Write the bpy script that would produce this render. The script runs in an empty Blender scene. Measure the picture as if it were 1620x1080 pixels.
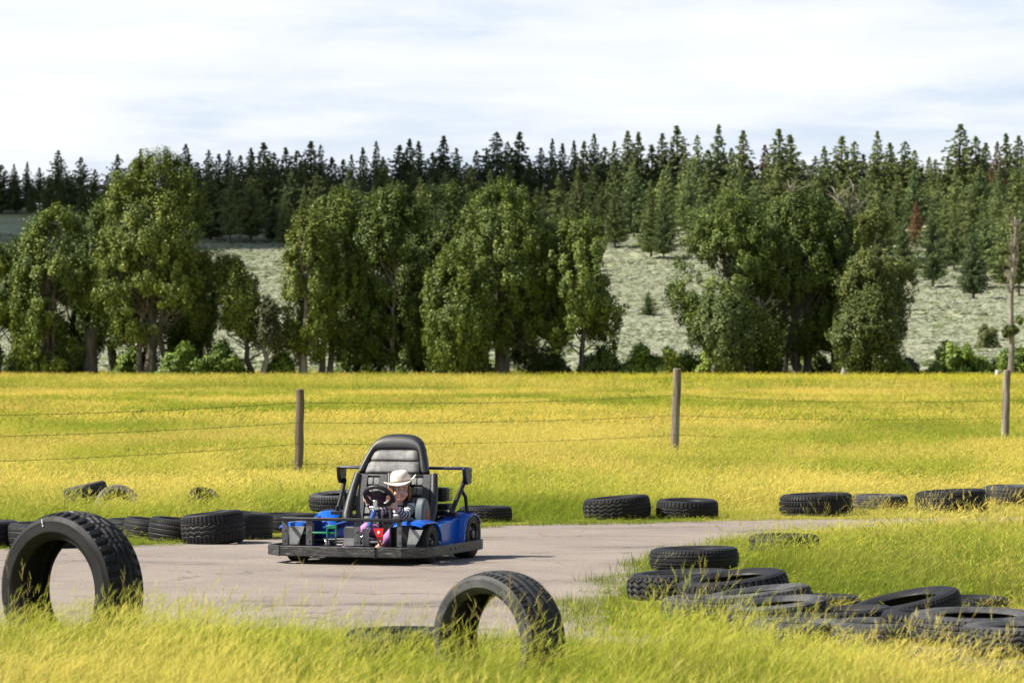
import bpy, bmesh, math, random
import numpy as np
from mathutils import Vector, Matrix, Euler
R = math.radians
random.seed(7)
rng = np.random.default_rng(11)
scene = bpy.context.scene
COL = scene.collection

# ------------------------------------------------------------------ camera model (metres; camera 1.65 m above the track)
FPX, HOR, CAMH = 5400.0, 564.0, 1.65

def gpt(px, py):
    """ground point seen at a photo pixel"""
    d = FPX * CAMH / (py - HOR)
    return ((px - 810) * d / FPX, d)

def xat(px, Y):
    return (px - 810) * Y / FPX

def zat(py, Y):
    return CAMH - (py - HOR) * Y / FPX

# ------------------------------------------------------------------ numpy value noise
def _hash(ix, iy, seed):
    n = (ix.astype(np.int64) * 374761393 + iy.astype(np.int64) * 668265263 + seed * 1442695041) & 0xFFFFFFFF
    n = ((n ^ (n >> 13)) * 1274126177) & 0xFFFFFFFF
    n = n ^ (n >> 16)
    return (n & 0xFFFF) / 65535.0

def vnoise(x, y, seed=0):
    x = np.asarray(x, float); y = np.asarray(y, float)
    ix = np.floor(x); iy = np.floor(y)
    fx = x - ix; fy = y - iy
    fx = fx * fx * (3 - 2 * fx); fy = fy * fy * (3 - 2 * fy)
    a = _hash(ix, iy, seed); b = _hash(ix + 1, iy, seed)
    c = _hash(ix, iy + 1, seed); d = _hash(ix + 1, iy + 1, seed)
    return (a * (1 - fx) + b * fx) * (1 - fy) + (c * (1 - fx) + d * fx) * fy

def fbm(x, y, seed=0, n=4):
    s = 0; a = .5; t = 0
    for i in range(n):
        s = s + a * vnoise(np.asarray(x) * 2 ** i, np.asarray(y) * 2 ** i, seed + i * 17); t += a; a *= .5
    return s / t

# ------------------------------------------------------------------ object helpers
def tag(o, label=None, cat=None, group=None, kind=None):
    if label: o['label'] = label
    if cat: o['category'] = cat
    if group: o['group'] = group
    if kind: o['kind'] = kind
    return o

def empty(name, loc=(0, 0, 0), rot=(0, 0, 0)):
    o = bpy.data.objects.new(name, None)
    COL.objects.link(o); o.location = loc; o.rotation_euler = rot
    o.empty_display_size = .2
    return o

def link(name, me, mats, parent=None, loc=None, rot=None):
    o = bpy.data.objects.new(name, me)
    if not isinstance(mats, (list, tuple)): mats = [mats]
    if len(me.materials) == 0:
        for m in mats: me.materials.append(m)
    COL.objects.link(o)
    if parent is not None: o.parent = parent
    if loc is not None: o.location = loc
    if rot is not None: o.rotation_euler = rot
    return o

def np_mesh(name, verts, faces, smooth=True):
    """faces: (n,k) int array"""
    verts = np.asarray(verts, np.float32); faces = np.asarray(faces, np.int32)
    me = bpy.data.meshes.new(name)
    n, k = faces.shape
    me.vertices.add(len(verts)); me.vertices.foreach_set('co', verts.ravel())
    me.loops.add(n * k); me.loops.foreach_set('vertex_index', faces.ravel())
    me.polygons.add(n)
    me.polygons.foreach_set('loop_start', np.arange(0, n * k, k, dtype=np.int32))
    me.polygons.foreach_set('loop_total', np.full(n, k, np.int32))
    me.polygons.foreach_set('use_smooth', np.full(n, smooth, bool))
    me.update(calc_edges=True)
    return me

class MB:
    """mesh builder: several shapes gathered into ONE mesh"""
    def __init__(s): s.v = []; s.f = []; s.m = []; s.mi = 0
    def add(s, vs, fs):
        b = len(s.v); s.v += [tuple(v) for v in vs]
        s.f += [tuple(i + b for i in f) for f in fs]; s.m += [s.mi] * len(fs)
        return s
    def box(s, c, size, rot=(0, 0, 0), taper=1.0):
        M = Euler(rot).to_matrix(); c = Vector(c); x, y, z = [k / 2 for k in size]
        vs = []
        for sz in (-1, 1):
            t = taper if sz > 0 else 1
            for sx, sy in ((-1, -1), (1, -1), (1, 1), (-1, 1)):
                vs.append(c + M @ Vector((sx * x * t, sy * y * t, sz * z)))
        return s.add(vs, [(3, 2, 1, 0), (4, 5, 6, 7), (0, 1, 5, 4), (1, 2, 6, 5), (2, 3, 7, 6), (3, 0, 4, 7)])
    def bar(s, a, b, w, h):
        a = Vector(a); b = Vector(b); d = (b - a)
        L = d.length; q = d.to_track_quat('Y', 'Z').to_euler()
        return s.box((a + b) / 2, (w, L, h), q)
    def tube(s, pts, r, n=10, caps=True, closed=False):
        pts = [Vector(p) for p in pts]; N = len(pts)
        rs = r if isinstance(r, (list, tuple)) else [r] * N
        vs = []; up = None
        for i, p in enumerate(pts):
            if closed: t = pts[(i + 1) % N] - pts[i - 1]
            else: t = pts[min(i + 1, N - 1)] - pts[max(i - 1, 0)]
            if t.length < 1e-9: t = Vector((0, 0, 1))
            t.normalize()
            if up is None:
                up = Vector((0, 0, 1)) if abs(t.z) < .9 else Vector((1, 0, 0))
            u = t.cross(up)
            if u.length < 1e-6: u = t.orthogonal()
            u.normalize(); w = u.cross(t).normalized(); up = w
            for k in range(n):
                a = 2 * math.pi * k / n
                vs.append(p + (u * math.cos(a) + w * math.sin(a)) * rs[i])
        fs = []
        M = N if closed else N - 1
        for i in range(M):
            j = (i + 1) % N
            for k in range(n):
                l = (k + 1) % n
                fs.append((i * n + k, i * n + l, j * n + l, j * n + k))
        if caps and not closed:
            fs.append(tuple(range(n - 1, -1, -1))); fs.append(tuple((N - 1) * n + k for k in range(n)))
        return s.add(vs, fs)
    def lathe(s, prof, n=32, M=None, closed=False):
        """prof: list of (r, h) about local Z"""
        vs = []; N = len(prof)
        for r, h in prof:
            for k in range(n):
                a = 2 * math.pi * k / n
                v = Vector((r * math.cos(a), r * math.sin(a), h))
                vs.append(M @ v if M else v)
        fs = []
        for i in range(N if closed else N - 1):
            j = (i + 1) % N
            for k in range(n):
                l = (k + 1) % n
                fs.append((i * n + k, i * n + l, j * n + l, j * n + k))
        return s.add(vs, fs)
    def ball(s, c, rad, n=16, m=10, M=None):
        rx, ry, rz = rad if isinstance(rad, (tuple, list)) else (rad,) * 3
        c = Vector(c); vs = [c + ((M @ Vector((0, 0, -rz))) if M else Vector((0, 0, -rz)))]
        for i in range(1, m):
            t = math.pi * i / m - math.pi / 2
            for k in range(n):
                a = 2 * math.pi * k / n
                v = Vector((rx * math.cos(t) * math.cos(a), ry * math.cos(t) * math.sin(a), rz * math.sin(t)))
                vs.append(c + (M @ v if M else v))
        vs.append(c + ((M @ Vector((0, 0, rz))) if M else Vector((0, 0, rz))))
        fs = []
        for k in range(n): fs.append((0, 1 + (k + 1) % n, 1 + k))
        for i in range(m - 2):
            for k in range(n):
                l = (k + 1) % n
                fs.append((1 + i * n + k, 1 + i * n + l, 1 + (i + 1) * n + l, 1 + (i + 1) * n + k))
        T = len(vs) - 1; b = 1 + (m - 2) * n
        for k in range(n): fs.append((b + k, b + (k + 1) % n, T))
        return s.add(vs, fs)
    def capsule(s, a, b, ra, rb):
        a = Vector(a); b = Vector(b); d = b - a
        pts = []; rs = []
        L = d.length
        for i in range(5):
            t = -1 + i / 4 * .98; pts.append(a + d * (t * ra / max(L, 1e-6))); rs.append(ra * math.sqrt(max(0.0, 1 - t * t)) + 1e-4)
        for i in range(5):
            t = .02 + i / 4 * .98; pts.append(b + d * (t * rb / max(L, 1e-6))); rs.append(rb * math.sqrt(max(0.0, 1 - t * t)) + 1e-4)
        return s.tube(pts, rs, 14)
    def extrude(s, outline, axis, d0, d1):
        """closed 2D outline extruded along axis 'x','y' or 'z'"""
        def P(a, b, d): return {'x': (d, a, b), 'y': (a, d, b), 'z': (a, b, d)}[axis]
        n = len(outline)
        vs = [P(a, b, d0) for a, b in outline] + [P(a, b, d1) for a, b in outline]
        fs = [tuple(range(n)), tuple(range(2 * n - 1, n - 1, -1))]
        for i in range(n):
            j = (i + 1) % n; fs.append((i, i + n, j + n, j))
        return s.add(vs, fs)
    def mesh(s, name, smooth=False):
        me = bpy.data.meshes.new(name)
        me.from_pydata(s.v, [], s.f); me.update()
        bm = bmesh.new(); bm.from_mesh(me); bmesh.ops.recalc_face_normals(bm, faces=bm.faces); bm.to_mesh(me); bm.free()
        if any(s.m): me.polygons.foreach_set('material_index', s.m)
        me.polygons.foreach_set('use_smooth', [smooth] * len(me.polygons))
        if smooth:
            try: me.set_sharp_from_angle(angle=R(38))
            except Exception: pass
        return me
    def build(s, name, mats, parent=None, smooth=True, bevel=0, sub=0, solid=0, loc=None, rot=None):
        me = s.mesh(name, smooth)
        if not isinstance(mats, (list, tuple)): mats = [mats]
        for m in mats: me.materials.append(m)
        o = link(name, me, mats, parent, loc, rot)
        if solid:
            md = o.modifiers.new('solid', 'SOLIDIFY'); md.thickness = solid; md.offset = 0
        if bevel:
            md = o.modifiers.new('bevel', 'BEVEL'); md.width = bevel; md.segments = 2; md.limit_method = 'ANGLE'; md.angle_limit = R(35)
        if sub:
            md = o.modifiers.new('sub', 'SUBSURF'); md.levels = md.render_levels = sub
        return o

def bake(o):
    """turn an object's modifiers into plain mesh data"""
    dg = bpy.context.evaluated_depsgraph_get(); dg.update()
    me = bpy.data.meshes.new_from_object(o.evaluated_get(dg))
    o.modifiers.clear(); o.data = me
    return o

# ------------------------------------------------------------------ materials
def mat(name, col=(.5, .5, .5), rough=.6, metal=0.0, spec=.5, coat=0.0):
    m = bpy.data.materials.new(name); m.use_nodes = True
    b = m.node_tree.nodes['Principled BSDF']
    b.inputs['Base Color'].default_value = (*col, 1); b.inputs['Roughness'].default_value = rough
    b.inputs['Metallic'].default_value = metal; b.inputs['Specular IOR Level'].default_value = spec
    b.inputs['Coat Weight'].default_value = coat
    m.diffuse_color = (*col, 1)
    return m

class NT:
    def __init__(s, m): s.m = m; s.t = m.node_tree; s.b = s.t.nodes.get('Principled BSDF')
    def n(s, typ, **kw):
        x = s.t.nodes.new(typ)
        for k, v in kw.items():
            if k in x.inputs.keys() and not hasattr(x, k): x.inputs[k].default_value = v
            else: setattr(x, k, v)
        return x
    def l(s, a, b): s.t.links.new(a, b)
    def coord(s, which='Object'): return s.n('ShaderNodeTexCoord').outputs[which]
    def noise(s, vec, scale, detail=4, rough=.6, dist=0.0):
        x = s.n('ShaderNodeTexNoise'); x.inputs['Scale'].default_value = scale; x.inputs['Detail'].default_value = detail
        x.inputs['Roughness'].default_value = rough; x.inputs['Distortion'].default_value = dist
        if vec is not None: s.l(vec, x.inputs['Vector'])
        return x.outputs['Fac']
    def scaled(s, vec, sc):
        x = s.n('ShaderNodeMapping'); x.inputs['Scale'].default_value = sc; s.l(vec, x.inputs['Vector']); return x.outputs['Vector']
    def ramp(s, fac, stops):
        x = s.n('ShaderNodeValToRGB'); e = x.color_ramp.elements
        while len(e) < len(stops): e.new(.5)
        for i, (p, c) in enumerate(stops):
            e[i].position = p; e[i].color = (*c, 1) if isinstance(c, tuple) else (c, c, c, 1)
        s.l(fac, x.inputs['Fac']); return x.outputs['Color']
    def mix(s, fac, a, b, blend='MIX'):
        x = s.n('ShaderNodeMix'); x.data_type = 'RGBA'; x.blend_type = blend
        for sock, v in ((x.inputs['Factor'], fac), (x.inputs['A'], a), (x.inputs['B'], b)):
            sock = [q for q in x.inputs if q.name == sock.name and (q.type == 'RGBA' or (q.name == 'Factor' and q.type == 'VALUE'))][0]
            if hasattr(v, 'links'): s.l(v, sock)
            elif isinstance(v, tuple): sock.default_value = (*v, 1)
            else: sock.default_value = v
        return [q for q in x.outputs if q.type == 'RGBA'][0]
    def math(s, op, a, b=0.0, clamp=False):
        x = s.n('ShaderNodeMath'); x.operation = op; x.use_clamp = clamp
        for i, v in enumerate((a, b)):
            if hasattr(v, 'links'): s.l(v, x.inputs[i])
            else: x.inputs[i].default_value = v
        return x.outputs[0]
    def bump(s, h, strength=.3, dist=.01):
        x = s.n('ShaderNodeBump'); x.inputs['Strength'].default_value = strength; x.inputs['Distance'].default_value = dist
        s.l(h, x.inputs['Height']); s.l(x.outputs['Normal'], s.b.inputs['Normal'])
    def base(s, c): s.l(c, s.b.inputs['Base Color'])
    def rough(s, c): s.l(c, s.b.inputs['Roughness'])

def noisy(name, c0, c1, scale, rough=.6, bump=0.0, bscale=None, stretch=None, coord='Object', lo=.35, hi=.65, **kw):
    m = mat(name, c0, rough, **kw); t = NT(m); v = t.coord(coord)
    if stretch: v = t.scaled(v, stretch)
    f = t.noise(v, scale)
    t.base(t.ramp(f, [(lo, c0), (hi, c1)]))
    if bump: t.bump(t.noise(v, bscale or scale * 3), bump, .01)
    return m

def leaf_mat(name, transl=.35, vary=.5, use_obj=True, gloss=.35):
    """foliage: colour from the object's own colour, a leaf-by-leaf tone stored on the mesh, and light passing through"""
    m = mat(name); t = NT(m)
    oi = t.n('ShaderNodeObjectInfo')
    a = t.n('ShaderNodeAttribute'); a.attribute_name = 'tone'
    k = t.math('ADD', t.math('MULTIPLY', a.outputs['Fac'], vary * 2), 1 - vary)
    hue = t.n('ShaderNodeHueSaturation')
    t.l(oi.outputs['Color'], hue.inputs['Color'])
    t.l(t.math('ADD', t.math('MULTIPLY', a.outputs['Fac'], -.05), .525), hue.inputs['Hue'])
    t.l(k, hue.inputs['Value'])
    t.base(hue.outputs['Color'])
    t.b.inputs['Roughness'].default_value = .55; t.b.inputs['Specular IOR Level'].default_value = gloss
    tr = t.n('ShaderNodeBsdfTranslucent'); t.l(t.mix(1.0, hue.outputs['Color'], (1.0, 1.05, .55), 'MULTIPLY'), tr.inputs['Color'])
    mx = t.n('ShaderNodeMixShader'); mx.inputs[0].default_value = transl
    out = t.t.nodes['Material Output']
    t.l(t.b.outputs[0], mx.inputs[1]); t.l(tr.outputs[0], mx.inputs[2]); t.l(mx.outputs[0], out.inputs['Surface'])
    return m
# ================================================================== CAMERA, SUN, SKY
cam_d = bpy.data.cameras.new('camera'); cam = bpy.data.objects.new('camera', cam_d); COL.objects.link(cam)
cam_d.sensor_width = 36.0; cam_d.lens = 36.0 * FPX / 1620
cam.location = (0, 0, CAMH); cam.rotation_euler = (R(90) + math.atan((HOR - 540) / FPX), 0, 0)
cam_d.clip_start = .1; cam_d.clip_end = 20000
cam_d.dof.use_dof = True; cam_d.dof.focus_distance = 29.5; cam_d.dof.aperture_fstop = 7.0
scene.camera = cam

SUN_EL, SUN_AZ = R(46), R(-98)          # azimuth measured clockwise from +Y: the sun stands to the left, a touch behind the camera
S = Vector((math.sin(SUN_AZ) * math.cos(SUN_EL), math.cos(SUN_AZ) * math.cos(SUN_EL), math.sin(SUN_EL)))
sun_d = bpy.data.lights.new('sun', 'SUN'); sun_d.energy = 5.0; sun_d.angle = R(.5); sun_d.color = (1.0, .94, .84)
sun = bpy.data.objects.new('sun', sun_d); COL.objects.link(sun)
sun.rotation_euler = S.to_track_quat('Z', 'Y').to_euler(); sun.location = (-60, -20, 60)

w = bpy.data.worlds.new('World'); scene.world = w; w.use_nodes = True
t = w.node_tree; bg = t.nodes['Background']; bg.inputs['Strength'].default_value = .065
class _W: pass
wm = _W(); wm.node_tree = t; W = NT(wm)
sky = W.n('ShaderNodeTexSky'); sky.sky_type = 'NISHITA'; sky.sun_disc = False
sky.sun_elevation = SUN_EL; sky.sun_rotation = SUN_AZ; sky.air_density = 1.0; sky.dust_density = .7; sky.ozone_density = 1.2
dirv = W.coord('Generated')
sep = W.n('ShaderNodeSeparateXYZ'); W.l(dirv, sep.inputs[0])
cv = W.scaled(dirv, (1.0, 1.0, 4.2))
n1 = W.noise(cv, 5.2, 7, .55, .35)
n2 = W.noise(W.scaled(dirv, (1.0, 1.0, 9.0)), 13.0, 5, .6, .2)
nn = W.math('ADD', W.math('MULTIPLY', n1, .75), W.math('MULTIPLY', n2, .25))
cl = W.ramp(nn, [(.36, 0.0), (.47, .62), (.60, 1.0)])
# the cloud sheet thins out overhead, where the sky is a clear blue
hi = W.ramp(sep.outputs['Z'], [(.0, 1.0), (.11, 1.0), (.26, .10)])
lowb = W.ramp(sep.outputs['Z'], [(.0, .62), (.11, .62), (.26, 0.0)])
fac = W.math('MULTIPLY', W.math('MULTIPLY', cl, hi), .92)
cc = W.ramp(nn, [(.34, (8.5, 8.75, 9.2)), (.45, (9.7, 9.7, 9.7))])
W.l(W.mix(fac, W.mix(lowb, sky.outputs[0], (6.9, 8.0, 10.2)), cc), bg.inputs['Color'])

vs = scene.view_settings
vs.view_transform = 'Standard'; vs.look = 'None'; vs.exposure = .80; vs.gamma = 1.0
scene.cycles.max_bounces = 6; scene.cycles.diffuse_bounces = 3; scene.cycles.glossy_bounces = 3
scene.cycles.transmission_bounces = 4; scene.cycles.transparent_max_bounces = 4
scene.cycles.caustics_reflective = False; scene.cycles.caustics_refractive = False

# ================================================================== GROUND, TRACK, HILL
FAR = [(-9.5, 26.4), (-6.5, 28.0), gpt(0, 868), gpt(200, 862), gpt(420, 851), gpt(600, 840), gpt(800, 831), gpt(1130, 823.5), gpt(1400, 819.5), gpt(1620, 816), (8.5, 36.2), (14, 37.4)]
ISLE = [(14, 34.6), (8.5, 33.8), gpt(1620, 834), gpt(1400, 840), gpt(1250, 850), gpt(1130, 872), gpt(1060, 894), gpt(1000, 925), gpt(968, 948), gpt(955, 966), gpt(985, 988), gpt(1060, 1003), gpt(1180, 1016)]
NEAR = [gpt(1120, 1028), gpt(1000, 1034), gpt(900, 1030), gpt(700, 1020), gpt(400, 1006), gpt(0, 1008), (-6.5, 19.6), (-10, 19.0), (-13, 22)]
def smooth_line(pts, n=6):
    out = []
    P = [np.array(p) for p in pts]
    for i in range(len(P) - 1):
        p0 = P[max(i - 1, 0)]; p1 = P[i]; p2 = P[i + 1]; p3 = P[min(i + 2, len(P) - 1)]
        for k in range(n):
            t = k / n
            out.append(.5 * ((2 * p1) + (-p0 + p2) * t + (2 * p0 - 5 * p1 + 4 * p2 - p3) * t * t + (-p0 + 3 * p1 - 3 * p2 + p3) * t ** 3))
    out.append(P[-1]); return out
outline = smooth_line(FAR) + smooth_line(ISLE) + smooth_line(NEAR)
ROAD = np.array(outline)
# a slightly ragged asphalt edge
jit = np.stack([fbm(ROAD[:, 0] * 3, ROAD[:, 1] * 3, 3), fbm(ROAD[:, 0] * 3, ROAD[:, 1] * 3, 9)], 1) - .5
ROAD = ROAD + jit * .22

def inside(poly, x, y):
    x = np.asarray(x); y = np.asarray(y); r = np.zeros(x.shape, bool); n = len(poly); j = n - 1
    for i in range(n):
        xi, yi = poly[i]; xj, yj = poly[j]
        c = ((yi > y) != (yj > y)) & (x < (xj - xi) * (y - yi) / (yj - yi + 1e-12) + xi)
        r ^= c; j = i
    return r

def edge_dist(poly, x, y):
    d = np.full(x.shape, 1e9); n = len(poly)
    for i in range(n):
        a = poly[i]; b = poly[(i + 1) % n]; ab = b - a; L = (ab ** 2).sum() + 1e-12
        t = np.clip(((x - a[0]) * ab[0] + (y - a[1]) * ab[1]) / L, 0, 1)
        d = np.minimum(d, np.hypot(x - a[0] - t * ab[0], y - a[1] - t * ab[1]))
    return d

def terrain(X, Y):
    """height of the hill beyond the field"""
    X = np.asarray(X, float); Y = np.asarray(Y, float)
    t = np.maximum(Y - 290, 0)
    z = .0182 * t + 5.55e-5 * t * t
    over = np.maximum(Y - 1085, 0)
    z = z - over * .16 - np.minimum(over, 60) ** 2 * .0004
    amp = np.clip(t / 250, 0, 1)
    z = z + amp * (fbm(X / 140, Y / 140, 5, 3) - .5) * 5.0 + amp * (fbm(X / 32, Y / 32, 8, 3) - .5) * 1.2
    return z - np.where(Y < 290, (290 - Y) * .05, 0)

def hill_point(px, py):
    """where the line of sight through a photo pixel meets the hill"""
    Ys = np.arange(300, 1086, 2.0); X = (px - 810) * Ys / FPX
    p = HOR - (terrain(X, Ys) - CAMH) * FPX / Ys
    k = np.where(p <= py)[0]
    Y = Ys[k[0]] if len(k) else 1084.0
    x = (px - 810) * Y / FPX
    return x, Y, float(terrain(np.array([x]), np.array([Y]))[0])

# ground sheet
gx = np.concatenate([np.linspace(-4000, -120, 14), np.linspace(-100, 100, 41), np.linspace(120, 4000, 14)])
gy = np.concatenate([np.linspace(-3000, -40, 10), np.linspace(-20, 290, 63), [330, 420, 600, 1200, 3000, 9000]])
GX, GY = np.meshgrid(gx, gy); 
GZ = np.where(GY > 300, -2.5, 0.0)
n_x, n_y = len(gx), len(gy)
idx = np.arange(n_x * n_y).reshape(n_y, n_x)
gf = np.stack([idx[:-1, :-1].ravel(), idx[:-1, 1:].ravel(), idx[1:, 1:].ravel(), idx[1:, :-1].ravel()], 1)
m_ground = mat('meadow_soil', (.2, .2, .05), .95, spec=.1); t = NT(m_ground)
pv = t.n('ShaderNodeNewGeometry').outputs['Position']
c1 = t.ramp(t.noise(pv, .09, 5, .6), [(.38, (.25, .235, .04)), (.52, (.36, .31, .07)), (.66, (.19, .21, .035))])
c2 = t.ramp(t.noise(pv, 3.0, 4, .7), [(.3, (.45, .45, .45)), (.7, (1.15, 1.15, 1.1))])
t.base(t.mix(1.0, c1, c2, 'MULTIPLY')); t.bump(t.noise(pv, 14, 3), .6, .05)
ground = link('ground', np_mesh('ground', np.stack([GX.ravel(), GY.ravel(), GZ.ravel()], 1), gf), m_ground)
tag(ground, 'flat grassy meadow floor under the tall grass', 'ground', kind='structure')

# track
bm = bmesh.new()
bm.faces.new([bm.verts.new((p[0], p[1], .004)) for p in ROAD]); bmesh.ops.triangulate(bm, faces=bm.faces)
me = bpy.data.meshes.new('road'); bm.normal_update()
for f in bm.faces:
    if f.normal.z < 0: f.normal_flip()
bm.to_mesh(me); bm.free()
m_road = mat('asphalt', (.2, .18, .165), .92, spec=.25); t = NT(m_road)
pv = t.n('ShaderNodeNewGeometry').outputs['Position']
agg = t.ramp(t.noise(pv, 85, 3, .8), [(.30, (.09, .08, .07)), (.46, (.268, .228, .193)), (.62, (.335, .287, .245)), (.80, (.60, .54, .48))])
big = t.ramp(t.noise(pv, .9, 5, .65), [(.3, (.80, .79, .80)), (.7, (1.08, 1.06, 1.04))])
# tyre-polished streaks that sweep round the bend
stv = t.scaled(pv, (.30, .75, 1.0))
stk = t.ramp(t.noise(stv, .9, 4, .55, 1.1), [(.50, (1, 1, 1)), (.60, (.90, .89, .89)), (.67, (.58, .58, .59)), (.73, (.94, .94, .94))])
crk = t.n('ShaderNodeTexVoronoi'); crk.feature = 'DISTANCE_TO_EDGE'; crk.inputs['Scale'].default_value = .55
wv = t.n('ShaderNodeVectorMath'); wv.operation = 'ADD'; t.l(pv, wv.inputs[0])
nz = t.n('ShaderNodeTexNoise'); nz.inputs['Scale'].default_value = 1.6; nz.inputs['Detail'].default_value = 5; t.l(pv, nz.inputs['Vector']); t.l(nz.outputs['Color'], wv.inputs[1])
t.l(wv.outputs[0], crk.inputs['Vector'])
ck = t.ramp(crk.outputs['Distance'], [(.0, (.45, .43, .42)), (.012, (1, 1, 1))])
c = t.mix(1.0, t.mix(1.0, agg, big, 'MULTIPLY'), stk, 'MULTIPLY')
t.base(t.mix(.85, c, ck, 'MULTIPLY')); t.bump(t.noise(pv, 60, 3, .7), .5, .006)
road = link('road', me, m_road); tag(road, 'worn pinkish grey asphalt track curving through the grass', 'road', kind='structure')

# hill
hx = np.concatenate([np.linspace(-1500, -330, 12), np.linspace(-300, 300, 101), np.linspace(330, 1500, 12)])
hy = np.concatenate([np.linspace(262, 1100, 141), np.linspace(1120, 1500, 16)])
HX, HY = np.meshgrid(hx, hy); HZ = terrain(HX, HY)
n_x, n_y = len(hx), len(hy); idx = np.arange(n_x * n_y).reshape(n_y, n_x)
hf = np.stack([idx[:-1, :-1].ravel(), idx[:-1, 1:].ravel(), idx[1:, 1:].ravel(), idx[1:, :-1].ravel()], 1)
m_hill = mat('sage_hill', (.2, .2, .1), .95, spec=.1); t = NT(m_hill)
pv = t.n('ShaderNodeNewGeometry').outputs['Position']
c1 = t.ramp(t.noise(pv, .03, 5, .65), [(.36, (.33, .34, .20)), (.5, (.37, .385, .255)), (.64, (.32, .33, .15)), (.72, (.34, .285, .14))])
c2 = t.ramp(t.noise(pv, .5, 4, .7), [(.3, (.6, .6, .6)), (.7, (1.15, 1.15, 1.12))])
t.base(t.mix(1.0, c1, c2, 'MULTIPLY'))
hill = link('hill', np_mesh('hill', np.stack([HX.ravel(), HY.ravel(), HZ.ravel()], 1), hf), m_hill)
tag(hill, 'long sagebrush hillside rising behind the tree line', 'hill', kind='structure')

# a cloud over the far ridge: it lies well above the picture and throws the shade seen on the left of the ridge
def cloud(cx, cy, z0, shape, name='cloud'):
    P = []; r2 = random.Random(5)
    mb = MB()
    for (x, y, rx, ry) in shape:
        p = Vector((x, y, float(terrain(np.array([x]), np.array([y]))[0])))
        k = (z0 - p.z) / S.z; q = p + S * k
        mb.ball((q.x, q.y, q.z), (rx, ry, 22), 40, 16)
    m = mat('cloud_white', (.95, .95, .97), 1.0, spec=0)
    me = mb.mesh('cloud', True)
    o = link(name, me, m)
    tex = bpy.data.textures.new('cloud_lumps', 'CLOUDS'); tex.noise_scale = 40
    d = o.modifiers.new('lumps', 'DISPLACE'); d.texture = tex; d.strength = 16; d.texture_coords = 'GLOBAL'
    tag(o, 'white cloud drifting above the wooded ridge', 'cloud', kind='structure')
    return o
# ================================================================== GRASS (stuff)
protos = bpy.data.collections.new('grass_prototypes')      # never linked to the scene: only instanced below
m_grass = mat('grass_blade'); t = NT(m_grass)
ti = t.n('ShaderNodeAttribute'); ti.attribute_type = 'INSTANCER'; ti.attribute_name = 'tint'
tg = t.n('ShaderNodeAttribute'); tg.attribute_type = 'INSTANCER'; tg.attribute_name = 'tint_low'
ht = t.n('ShaderNodeAttribute'); ht.attribute_name = 'ht'
tn = t.n('ShaderNodeAttribute'); tn.attribute_name = 'tone'
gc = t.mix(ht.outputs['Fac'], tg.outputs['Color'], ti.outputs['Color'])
hs = t.n('ShaderNodeHueSaturation'); t.l(gc, hs.inputs['Color'])
t.l(t.math('ADD', t.math('MULTIPLY', tn.outputs['Fac'], .9), .55), hs.inputs['Value'])
t.l(t.math('ADD', t.math('MULTIPLY', tn.outputs['Fac'], -.03), .515), hs.inputs['Hue'])
t.base(hs.outputs['Color']); t.b.inputs['Roughness'].default_value = .8; t.b.inputs['Specular IOR Level'].default_value = .06
tr = t.n('ShaderNodeBsdfTranslucent'); t.l(hs.outputs['Color'], tr.inputs['Color'])
mx = t.n('ShaderNodeMixShader'); mx.inputs[0].default_value = .45
t.l(t.b.outputs[0], mx.inputs[1]); t.l(tr.outputs[0], mx.inputs[2]); t.l(mx.outputs[0], t.t.nodes['Material Output'].inputs['Surface'])

def tuft(i, n, rad, h0, h1, wid, lean, seeds=0.0, seg=3):
    """one clump of grass blades, some carrying a seed head"""
    r = np.random.default_rng(100 + i); V = []; F = []; HT = []; TN = []
    def strip(p0, d, L, w0, w1, bend, tone, ha, hb, sg):
        a = r.uniform(0, 2 * math.pi); side = np.array([math.cos(a), math.sin(a), 0]) 
        p = np.array(p0, float); v = np.array([d[0], d[1], 1.0]); b = len(V)
        for k in range(sg + 1):
            f = k / sg; ww = w0 + (w1 - w0) * f
            V.append(p - side * ww / 2); V.append(p + side * ww / 2); h = ha + (hb - ha) * f
            HT.extend([h, h]); TN.extend([tone, tone])
            u = v / np.linalg.norm(v); p = p + u * L / sg
            v = v + np.array([d[0] * bend, d[1] * bend, -.22 * bend])
        for k in range(sg):
            F.append((b + 2 * k, b + 2 * k + 1, b + 2 * k + 3, b + 2 * k + 2))
        return p, v
    for k in range(n):
        a = r.uniform(0, 2 * math.pi); q = rad * math.sqrt(r.uniform())
        p0 = (q * math.cos(a), q * math.sin(a), -.02)
        la = r.uniform(0, 2 * math.pi); ll = abs(r.normal(0, lean)) + .05
        d = (ll * math.cos(la) + .16, ll * math.sin(la))         # a light breeze to the right
        L = r.uniform(h0, h1); tone = r.uniform()
        if r.uniform() < seeds:
            p, v = strip(p0, d, L * 1.25, wid * .45, wid * .35, .35, tone, .2, 1.0, seg)
            u = v / np.linalg.norm(v)
            for j in range(7):                                  # the seed head: short spikelets round the stalk tip
                pp = p - u * .10 * (1 - j / 7) * (h1 / .4); aa = r.uniform(0, 6.3)
                strip(pp, (u[0] + .35 * math.cos(aa), u[1] + .35 * math.sin(aa)), .042 * (h1 / .4), wid * .8, wid * .2, .3, .75 + .25 * r.uniform(), 1.0, 1.0, 1)
        else:
            strip(p0, d, L, wid, wid * .12, r.uniform(.15, .7), tone, 0, r.uniform(.6, 1.0), seg)
    me = np_mesh('grass_tuft', V, F)
    for nm, dat in (('ht', HT), ('tone', TN)):
        at = me.attributes.new(nm, 'FLOAT', 'POINT'); at.data.foreach_set('value', np.array(dat, np.float32))
    me.materials.append(m_grass)
    o = bpy.data.objects.new('grass_tuft_%02d' % i, me); protos.objects.link(o)

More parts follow.
